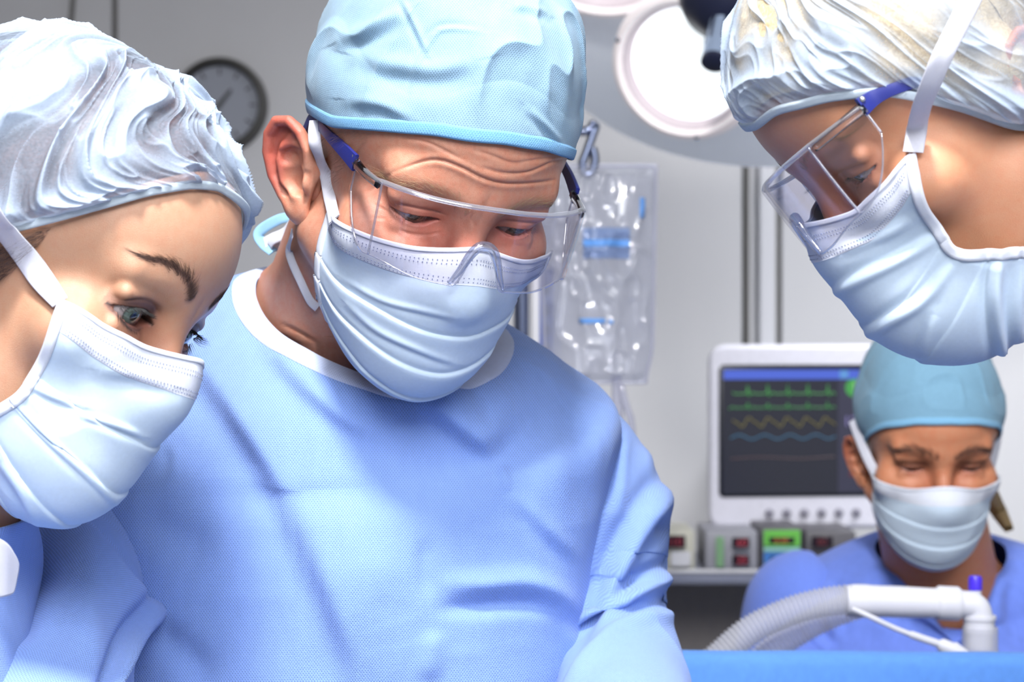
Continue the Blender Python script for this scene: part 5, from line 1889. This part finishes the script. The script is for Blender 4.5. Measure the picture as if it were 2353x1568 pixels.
M['display'] = plain('display_dark', (34, 20, 26), .25)
M['green'] = plain('label_green', (104, 190, 74), .5)
M['lime'] = plain('label_sage', (118, 160, 118), .5)
M['blue'] = plain('label_blue', (58, 120, 196), .5)
M['cyan'] = plain('label_pale_cyan', (150, 206, 196), .5)
def sloc(px, py, d):
    return W(px, py, SD) + np.array([0, -d, 0])
r = pump('beige boxy pump with dark red display beside the surgeon sleeve', 1500, 1598, 1222, M['beige'])
ds = sbox('display', 1515, 1229, 1573, 1257, .012, .016, M['display'], r, .001, 1)
ds.location.y += 0
digits('110', 1527, 1252, 26, (150, 40, 56), 'reading', .0175, ds, .7, sloc)
sbox('keypad', 1540, 1266, 1585, 1300, .012, .015, M['pipe'], r, .001, 1)
r = pump('grey pump with green level strip and two small red displays', 1622, 1744, 1222, M['grey'])
sbox('level_strip', 1643, 1232, 1661, 1302, .012, .016, M['lime'], r, .001, 1)
for y, tx in ((1234, '60'), (1274, '25')):
    d_ = sbox('display', 1680, y, 1720, y + 22, .012, .016, M['display'], r, .001, 1)
    digits(tx, 1690, y + 19, 24, (176, 52, 70), 'reading', .0175, d_, .8, sloc)
r = pump('charcoal pump module with green upper panel and blue lower panel', 1748, 1846, 1214, M['charcoal'])
g = sbox('green_panel', 1752, 1217, 1836, 1254, .012, .016, M['green'], r, .001, 1)
d_ = sbox('display', 1764, 1233, 1822, 1247, .016, .018, M['display'], g, .0005, 1)
digits('0.50', 1776, 1246, 18, (190, 110, 50), 'reading', .0195, d_, .8, sloc)
sbox('divider_strip', 1752, 1256, 1836, 1266, .012, .015, M['cyan'], r, .0005, 1)
b_ = sbox('blue_panel', 1752, 1268, 1836, 1306, .012, .016, M['blue'], r, .001, 1)
d_ = sbox('display', 1766, 1277, 1806, 1293, .016, .018, plain('display_navy', (28, 40, 92), .3), b_, .0005, 1)
digits('45', 1784, 1291, 20, (190, 50, 90), 'reading', .0195, d_, .8, sloc)
r = pump('charcoal pump with one wide dark red display, half hidden by blue scrubs', 1852, 1970, 1222, M['charcoal'])
d_ = sbox('display', 1862, 1231, 1910, 1256, .012, .016, M['display'], r, .001, 1)
digits('80', 1874, 1251, 22, (120, 40, 50), 'reading', .0175, d_, .6, sloc)

# ------------------------------------------------------------------ IV stand with bags
ID = 2.45
ki = ID / FPX
M['chrome'] = plain('chrome', (140, 150, 178), .22, 1.0)
M['bagclear'] = clear_plastic('iv_bag_film', (.93, .94, .98), .10, .10, .30, (226, 228, 240))
M['baglabel'] = plain('bag_print_blue', (92, 146, 214), .6)
st = thing('iv_stand', 'chrome drip stand with hook behind the surgeon', 'stand', (W(1215, 0, ID)[0], ID + .03, 0))
px_ = W(1198, 0, ID)[0]
py_ = ID + .03
ztop = W(0, 296, ID)[2]
obj('pole', MB().tube(np.array([(px_, py_, .06), (px_, py_, ztop)]), .0095, 18).mesh('pole', True, auto=40), M['chrome'], st)
obj('base_hub', MB().lathe([(0, .02), (.05, .02), (.05, .06), (.03, .09), (.012, .14)], 24, (px_, py_, .02)).mesh('base_hub', True, auto=40), M['charcoal'], st)
for i in range(5):
    a = 2 * math.pi * i / 5
    e = np.array([px_ + .28 * math.cos(a), py_ + .28 * math.sin(a), .06])
    obj('foot', MB().tube(np.array([(px_, py_, .08), e]), .014, 10).mesh('foot', True, auto=40), M['chrome'], st)
    obj('castor', MB().tube(np.array([e - (.01, 0, .03), e + (.01, 0, -.03)]), .03, 14).mesh('castor', True, auto=40), M['bezel'], st)
obj('cross_bar', MB().tube(crv([(px_ - .10, py_, ztop), (px_, py_, ztop + .002), tuple(W(1348, 300, ID + .03))], 12), .0055, 12).mesh('cross_bar', True, auto=40), M['bezel'], st)
hk = crv([W(1300, 300, ID), W(1345, 302, ID), W(1368, 288, ID), W(1362, 310, ID), W(1348, 350, ID), W(1338, 378, ID), W(1342, 398, ID), W(1352, 402, ID), W(1362, 392, ID), W(1367, 366, ID), W(1362, 340, ID)], 70)
obj('hook', MB().tube(hk, .0056, 12).mesh('hook', True, auto=60), M['chrome'], st)
for p in (W(1345, 302, ID - .004), W(1362, 286, ID - .004)):
    obj('ball_end', MB().lathe([(0.0001, -.0058), (.004, -.0042), (.0058, 0), (.004, .0042), (.0001, .0058)], 14, p).mesh('ball_end', True), M['chrome'], st)

def bag(label, corners_top, w, h, seed, depth, lean=0.0):
    """flat fluid bag: pillow of clear film with crumples, hanger tab, label print, ports"""
    c = W(corners_top[0], corners_top[1], depth)
    root = thing('iv_bag', label, 'drip bag', c)
    nu, nv = 70, 130
    u = np.linspace(-1, 1, nu)
    v = np.linspace(0, 1, nv)
    U, V = np.meshgrid(u, v)
    wid = w * (1 - .10 * V - .10 * sstep(.82, 1, V))
    X = U * wid + lean * V
    Z = -V * h
    prof = (1 - np.abs(U) ** 2.6) * np.sin(np.pi * np.clip(.06 + .92 * V ** .8, 0, 1)) ** .6
    crn = (ridge(U * 2.6 + V * 2, V * 6 - U, seed) ** 3 - .3) * .010 + (ridge(U * 5, V * 9, seed + 1) ** 3 - .3) * .006
    th = .006 + .026 * prof
    edge = (1 - np.abs(U) ** 8) * sstep(0, .05, V) * sstep(1, .95, V)
    Gf = c + np.stack([X, -th * edge - crn * edge - .001, Z], -1)
    Gb = c + np.stack([X, th * edge * .8 + crn * .5 * edge + .001, Z], -1)
    mb = MB().grid(Gf).grid(Gb, False, True)
    film = obj('film', mb.mesh('film', True), M['bagclear'], root)
    # sealed border
    bd = np.vstack([Gf[0], Gf[1:, -1], Gf[-1, -2::-1], Gf[-2::-1, 0]])
    obj('sealed_edge', MB().tube(bd, .0022, 6).mesh('sealed_edge', True), M['bagedge'], root)
    def patch(name, u0, u1, v0, v1, mat, lift=.0012):
        i0, i1 = int((u0 + 1) / 2 * (nu - 1)), int((u1 + 1) / 2 * (nu - 1))
        j0, j1 = int(v0 * (nv - 1)), int(v1 * (nv - 1))
        g = Gf[j0:j1 + 1, i0:i1 + 1] + np.array([0, -lift, 0])
        o = obj(name, gridmesh(name, g), mat, film)
        o.modifiers.new('thickness', 'SOLIDIFY').thickness = .0004
    patch('print_block', -.25, .55, .30, .44, M['bagpale'])
    patch('print_stripe', -.25, .55, .355, .385, M['baglabel'], .002)
    patch('print_line', -.35, .12, .71, .735, M['baglabel'])
    patch('print_line', .18, .26, .72, .735, M['baglabel'])
    patch('side_mark', .72, .80, .16, .25, M['baglabel'])
    for dx in (-.25, .3):
        p0 = c + np.array([dx * w + lean, 0, -h])
        obj('port', MB().tube(np.array([p0 + (0, 0, .01), p0 - (0, 0, .025), p0 - (0, 0, .026), p0 - (0, 0, .05)]), [.006, .006, .0085, .0085], 14).mesh('port', True, auto=40), M['bagedge'], root)
    return root
M['bagedge'] = clear_plastic('bag_seal', (.9, .91, .97), .2, .12, .45, (232, 232, 246))
M['bagpale'] = clear_plastic('bag_print_pale', (.75, .82, .95), .05, .2, .4, (180, 200, 235))
bag('clear fluid drip bag with blue print hanging from the chrome hook', (1372, 380), 136 * ki, 500 * ki, 3, ID, .002)
# drip line running down from the bag
P = crv([W(1425, 880, ID), W(1438, 930, ID), W(1452, 980, ID), W(1446, 1080, ID), W(1420, 1300, ID), W(1380, 1700, ID - .1)], 40)
tag(obj('drip_line', MB().tube(P, .0045, 10).mesh('drip_line', True), M['bagedge']), 'clear drip tube running down from the fluid bag', 'tube')
# pump clamped on the stand: pale body with dark blue front
ip = thing('stand_pump', 'tall narrow pump with dark blue front clamped on the drip stand', 'pump', W(1250, 900, ID - .02))
def ibox(name, x0, y0, x1, y1, d0, d1, mat, par, bev=.003):
    a, b = W(x0, y1, ID), W(x1, y0, ID)
    return obj(name, MB().box((a[0], ID + d0, a[2]), (b[0], ID + d1, b[2])).mesh(name, True, bev, 2, 40), mat, par)
hs = ibox('housing', 1222, 600, 1292, 1120, .052, .13, M['pipe'], ip)
ibox('front_panel', 1241, 615, 1273, 1110, .048, .053, plain('panel_deep_blue', (62, 92, 176), .35), ip, .001)
for y in (650, 700, 745, 790, 830, 880):
    ibox('key', 1247, y, 1267, y + 22, .045, .049, plain('key_navy', (46, 66, 128), .4), ip, .001)

# ------------------------------------------------------------------ surgical light
LD = 2.75
kl = LD / FPX
M['lamp_shell'] = plain('lamp_shell_added_glow', (240, 244, 252), .35, emit=(214, 222, 238), strength=.2)  # housing gives no light itself; faint glow added to brighten it
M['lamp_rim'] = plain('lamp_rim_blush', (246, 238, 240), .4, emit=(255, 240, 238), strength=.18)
M['lamp_lens'] = plain('lamp_lens_lit', (240, 250, 255), .2, emit=(246, 253, 255), strength=1.0)
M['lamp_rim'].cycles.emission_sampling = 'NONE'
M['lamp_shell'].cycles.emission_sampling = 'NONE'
M['lamp_groove'] = plain('lamp_groove_pink', (214, 200, 206), .5)
M['navy'] = plain('lamp_hub_navy', (34, 38, 62), .4)
M['handle'] = plain('handle_steel_blue', (168, 186, 214), .3, .4)
def basis(n):
    n = np.asarray(n, float)
    n /= np.linalg.norm(n)
    u = np.cross((0, 1.0, 0), n)
    u /= np.linalg.norm(u)
    return np.stack([u, np.cross(n, u), n], 1)
lc = W(1790, 0, LD + .1)
th_ = math.radians(54)
nrm_ = np.array([-.05, -math.cos(th_), -math.sin(th_)])
B = basis(nrm_)
Rr = 600 * kl * (LD + .1) / LD
sl_ = thing('surgical_light', 'large white surgical light head with glowing lamps at the top of the picture', 'surgical light', lc)
obj('lamp_housing', MB().lathe([(0.001, .0), (Rr * .97, .0), (Rr * .99, -.006), (Rr, -.02), (Rr * .98, -.04), (Rr * .8, -.075), (Rr * .4, -.10), (.001, -.105)], 96, lc, B).mesh('lamp_housing', True, auto=40), M['lamp_shell'], sl_)
def pod(px, py, d, R, n):
    c = W(px, py, d)
    b = basis(n)
    p = obj('lamp_pod', MB().lathe([(R * .80, -.012), (R * .82, .0), (R * .84, .010), (R * .90, .016), (R * .97, .012), (R, .0), (R, -.02), (R * .85, -.10), (.001, -.11)], 64, c, b).mesh('lamp_pod', True, auto=50), M['lamp_rim'], sl_)
    obj('reflector_ring', MB().lathe([(R * .845, .0105), (R * .80, .006), (R * .78, -.006), (R * .74, -.006)], 64, c, b).mesh('reflector_ring', True), M['lamp_groove'], p)
    obj('lamp_lens', MB().lathe([(.001, .012), (R * .3, .010), (R * .6, .006), (R * .76, -.004)], 64, c, b).mesh('lamp_lens', True), M['lamp_lens'], p)
    for a in (250, 20, 140):
        q = c + b @ np.array([math.cos(math.radians(a)) * R * .93, math.sin(math.radians(a)) * R * .93, .014])
        obj('screw', MB().lathe([(.001, .003), (.004, .002), (.005, -.004)], 12, q, b).mesh('screw', True), M['grey'], p)
pod(1578, 150, LD - .02, 178 * kl, (-.38, -.80, -.42))
pod(1385, -128, LD + .02, 205 * kl, (-.15, -.66, -.75))
pod(1900, -60, LD + .05, 170 * kl, (.15, -.66, -.75))
hc = W(1668, 5, LD - .14)
hd = (W(1640, 150, LD - .20) - W(1658, 60, LD - .16))
hd /= np.linalg.norm(hd)
bh = basis(hd)
obj('hub', MB().lathe([(.001, -.05), (.03, -.045), (.058, -.02), (.062, .004), (.052, .022), (.034, .034), (.022, .042), (.001, .042)], 40, hc, bh).mesh('hub', True, auto=50), M['navy'], sl_)
obj('hub_arm', MB().tube(crv([hc - hd * .01, hc + np.array([.02, .10, .04]), hc + np.array([.04, .22, .10])], 10), .045, 20).mesh('hub_arm', True), M['navy'], sl_)
h0, h1 = W(1660, 40, LD - .16), W(1641, 140, LD - .20)
n6 = np.linspace(0, 1, 10)[:, None]
hdl = obj('handle', MB().tube(h0 + (h1 - h0) * n6, [.014, .0155, .0155, .016, .016, .016, .0165, .0165, .0165, .0165], 24).mesh('handle', True, auto=50), M['handle'], sl_)
for a in range(6):
    an = a * math.pi / 3 + .3
    o_ = bh @ np.array([math.cos(an), math.sin(an), 0]) * .0158
    q = h0 + (h1 - h0) * np.linspace(.1, .62, 4)[:, None] + o_
    obj('grip_slot', MB().tube(q, .0022, 6).mesh('grip_slot', True), M['navy'], hdl)
obj('handle_cap', MB().tube(np.array([h1 - hd * .002, h1 + hd * .004, h1 + hd * .006]), [.0172, .0172, .014], 24).mesh('handle_cap', True, auto=50), M['navy'], sl_)
P = crv([lc - B[:, 2] * .08, lc + np.array([.1, .25, .25]), lc + np.array([.35, .4, .6]), np.array([lc[0] + .45, lc[1] + .4, 2.9])], 24)
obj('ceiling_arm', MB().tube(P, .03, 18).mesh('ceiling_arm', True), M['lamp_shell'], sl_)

# ------------------------------------------------------------------ drape over a screen frame, operating table
M['drape'] = fabric('drape_blue', (92, 146, 226), .8, None, fine=1100, vary=.05)
DD = 1.62
tb = thing('operating_table', 'operating table standing under the blue drape', 'table', (.04, .7, 0))
obj('table_top', MB().box((-.20, .30, .86), (.26, 1.08, .93)).mesh('table_top', True, .02, 3, 40), M['charcoal'], tb)
obj('column', MB().box((-.06, .6, .06), (.14, .85, .87)).mesh('column', True, .02, 3, 40), M['shelf'], tb)
obj('base', MB().box((-.16, .4, 0), (.24, 1.02, .07)).mesh('base', True, .02, 3, 40), M['shelf'], tb)
fr = thing('screen_frame', 'metal screen frame that carries the blue drape', 'frame', (W(1900, 0, DD)[0], DD, 0))
zt = W(1950, 1490, DD)[2] - .012
xl, xr = W(1380, 0, DD)[0], W(2560, 0, DD)[0]
obj('bar', MB().tube(np.array([(xl, DD, zt), (xr, DD, zt - (xr - xl) * .016)]), .0075, 14).mesh('bar', True, auto=40), M['chrome'], fr)
for x in (xl, xr):
    obj('upright', MB().tube(np.array([(x, DD, .02), (x, DD, zt)]), .010, 14).mesh('upright', True, auto=40), M['chrome'], fr)
    obj('foot', MB().box((x - .02, DD - .2, 0), (x + .02, DD + .2, .025)).mesh('foot', True, .006, 2, 40), M['chrome'], fr)
nx, ny = 260, 120
xs = np.linspace(xl + .02, xr - .02, nx)
s = np.linspace(-.62, .42, ny)
G = np.zeros((ny, nx, 3))
rb = .0105
for j, q in enumerate(s):
    ang = np.clip(q / rb, -math.pi / 2, math.pi / 2)
    y = DD + rb * math.sin(ang)
    z = zt + rb * math.cos(ang)
    ext = max(0, abs(q) - rb * math.pi / 2)
    G[j, :, 0] = xs
    G[j, :, 1] = y + (-1 if q < 0 else 1) * ext * .05
    G[j, :, 2] = z - ext
    wv = (np.sin(xs * 31 + 1.5 * np.sin(xs * 9)) * .010 + (n2(xs * 18, 0 * xs, 4) - .5) * .02) * sstep(0, .10, ext)
    G[j, :, 1] += wv - .014 * sstep(0, .1, ext) * (1 if q < 0 else -1)
    G[j, :, 2] += n2(xs * 7, 0 * xs, 8) * .004
    G[j, :, 2] -= (xs - xs[0]) * .016
dr = obj('surgical_drape', gridmesh('surgical_drape', G), M['drape'])
dr.modifiers.new('thickness', 'SOLIDIFY').thickness = .001
tag(dr, 'blue surgical drape hung over a bar at the lower right', 'drape')

# ------------------------------------------------------------------ breathing circuit
HD = 1.80
kh = HD / FPX
M['hose'] = clear_plastic('hose_clear', (.93, .94, .97), .06, .2, .55, (240, 241, 248))
M['hosewhite'] = fabric('connector_white', (232, 233, 242), .35, None, transl=.25, vary=.01, sheen=0, fine=200, bumpd=.00005)
M['cap_violet'] = plain('cap_violet', (72, 48, 214), .35)
bc = thing('breathing_circuit', 'clear corrugated breathing hose with white elbow connector above the blue drape', 'hose', W(2240, 1560, HD))
base_ = [(1500, 1640), (1640, 1520), (1720, 1452), (1800, 1412), (1870, 1390), (1930, 1380), (1975, 1379)]
for k, (dx, dy, dd) in enumerate(((0, 0, 0), (70, 62, .05))):
    C = crv([W(x + dx * (1 - i / 8), y + dy * (1 - i / 6.5), HD + dd) for i, (x, y) in enumerate(base_)], 420)
    L = np.r_[0, np.cumsum(np.linalg.norm(np.diff(C, axis=0), axis=1))]
    r = .0128 + .0012 * np.sin(L / .0042 * 2 * np.pi)
    obj('corrugated_hose', MB().tube(C, r, 22, False).mesh('corrugated_hose', True), M['hose'], bc)
C = crv([W(1945, 1381, HD), W(2050, 1383, HD), W(2165, 1387, HD)], 12)
obj('smooth_tube', MB().tube(C, [.0138, .0152, .0152, .0146, .0143, .0143, .0143, .0141, .0139, .0137, .0135, .0132], 28).mesh('smooth_tube', True, auto=50), M['hosewhite'], bc)
C = crv([W(2150, 1386, HD), W(2155, 1386, HD), W(2203, 1388, HD), W(2208, 1388, HD)], 8)
obj('connector_collar', MB().tube(C, [.0135, .0156, .0156, .0156, .0156, .0156, .0156, .0135], 28).mesh('connector_collar', True, auto=50), M['hosewhite'], bc)
C = crv([W(2200, 1388, HD), W(2225, 1390, HD), W(2243, 1398, HD), W(2250, 1420, HD), W(2250, 1445, HD)], 26)
obj('elbow', MB().tube(C, .0122, 28).mesh('elbow', True, auto=50), M['hosewhite'], bc)
C = np.array([W(2241, 1376, HD), W(2241, 1350, HD)])
obj('sampling_port', MB().tube(C, .0055, 18).mesh('sampling_port', True, auto=50), M['hosewhite'], bc)
C = np.array([W(2241, 1356, HD), W(2241, 1330, HD), W(2241, 1324, HD)])
obj('port_cap', MB().tube(C, [.0062, .0062, .0050], 18).mesh('port_cap', True, auto=50), M['cap_violet'], bc, 'violet port cap')
def cyl(name, x, y0, y1, r0, r1, mat, n=30):
    C = np.linspace(W(x, y0, HD), W(x, y1, HD), 6)
    return obj(name, MB().tube(C, np.linspace(r0, r1, 6), n).mesh(name, True, auto=50), mat, bc)
cyl('swivel_rim', 2250, 1415, 1424, .0150, .0150, M['hosewhite'])
cyl('swivel', 2250, 1422, 1455, .0140, .0134, M['hosewhite'])
cyl('inner_sleeve', 2250, 1452, 1490, .0122, .0118, M['hosewhite'])
cyl('outer_sleeve', 2252, 1442, 1560, .0158, .0162, M['hose'])
C = crv([W(1960, 1400, HD - .02), W(2000, 1418, HD - .03), W(2060, 1446, HD - .03), W(2120, 1468, HD - .03), W(2165, 1484, HD - .03), W(2230, 1520, HD - .02), W(2260, 1570, HD)], 60)
r = np.full(60, .0024)
r[22:34] = .0034
sl2 = obj('sampling_line', MB().tube(C, r, 12).mesh('sampling_line', True, auto=60), M['hosewhite'], bc)
C = np.array([W(2155, 1480, HD - .03), W(2163, 1483, HD - .03), W(2185, 1492, HD - .03), W(2190, 1494, HD - .03), W(2222, 1510, HD - .03)])
obj('line_connector', MB().tube(C, [.0035, .0062, .0062, .0075, .0050], 16).mesh('line_connector', True, auto=50), M['hosewhite'], sl2)
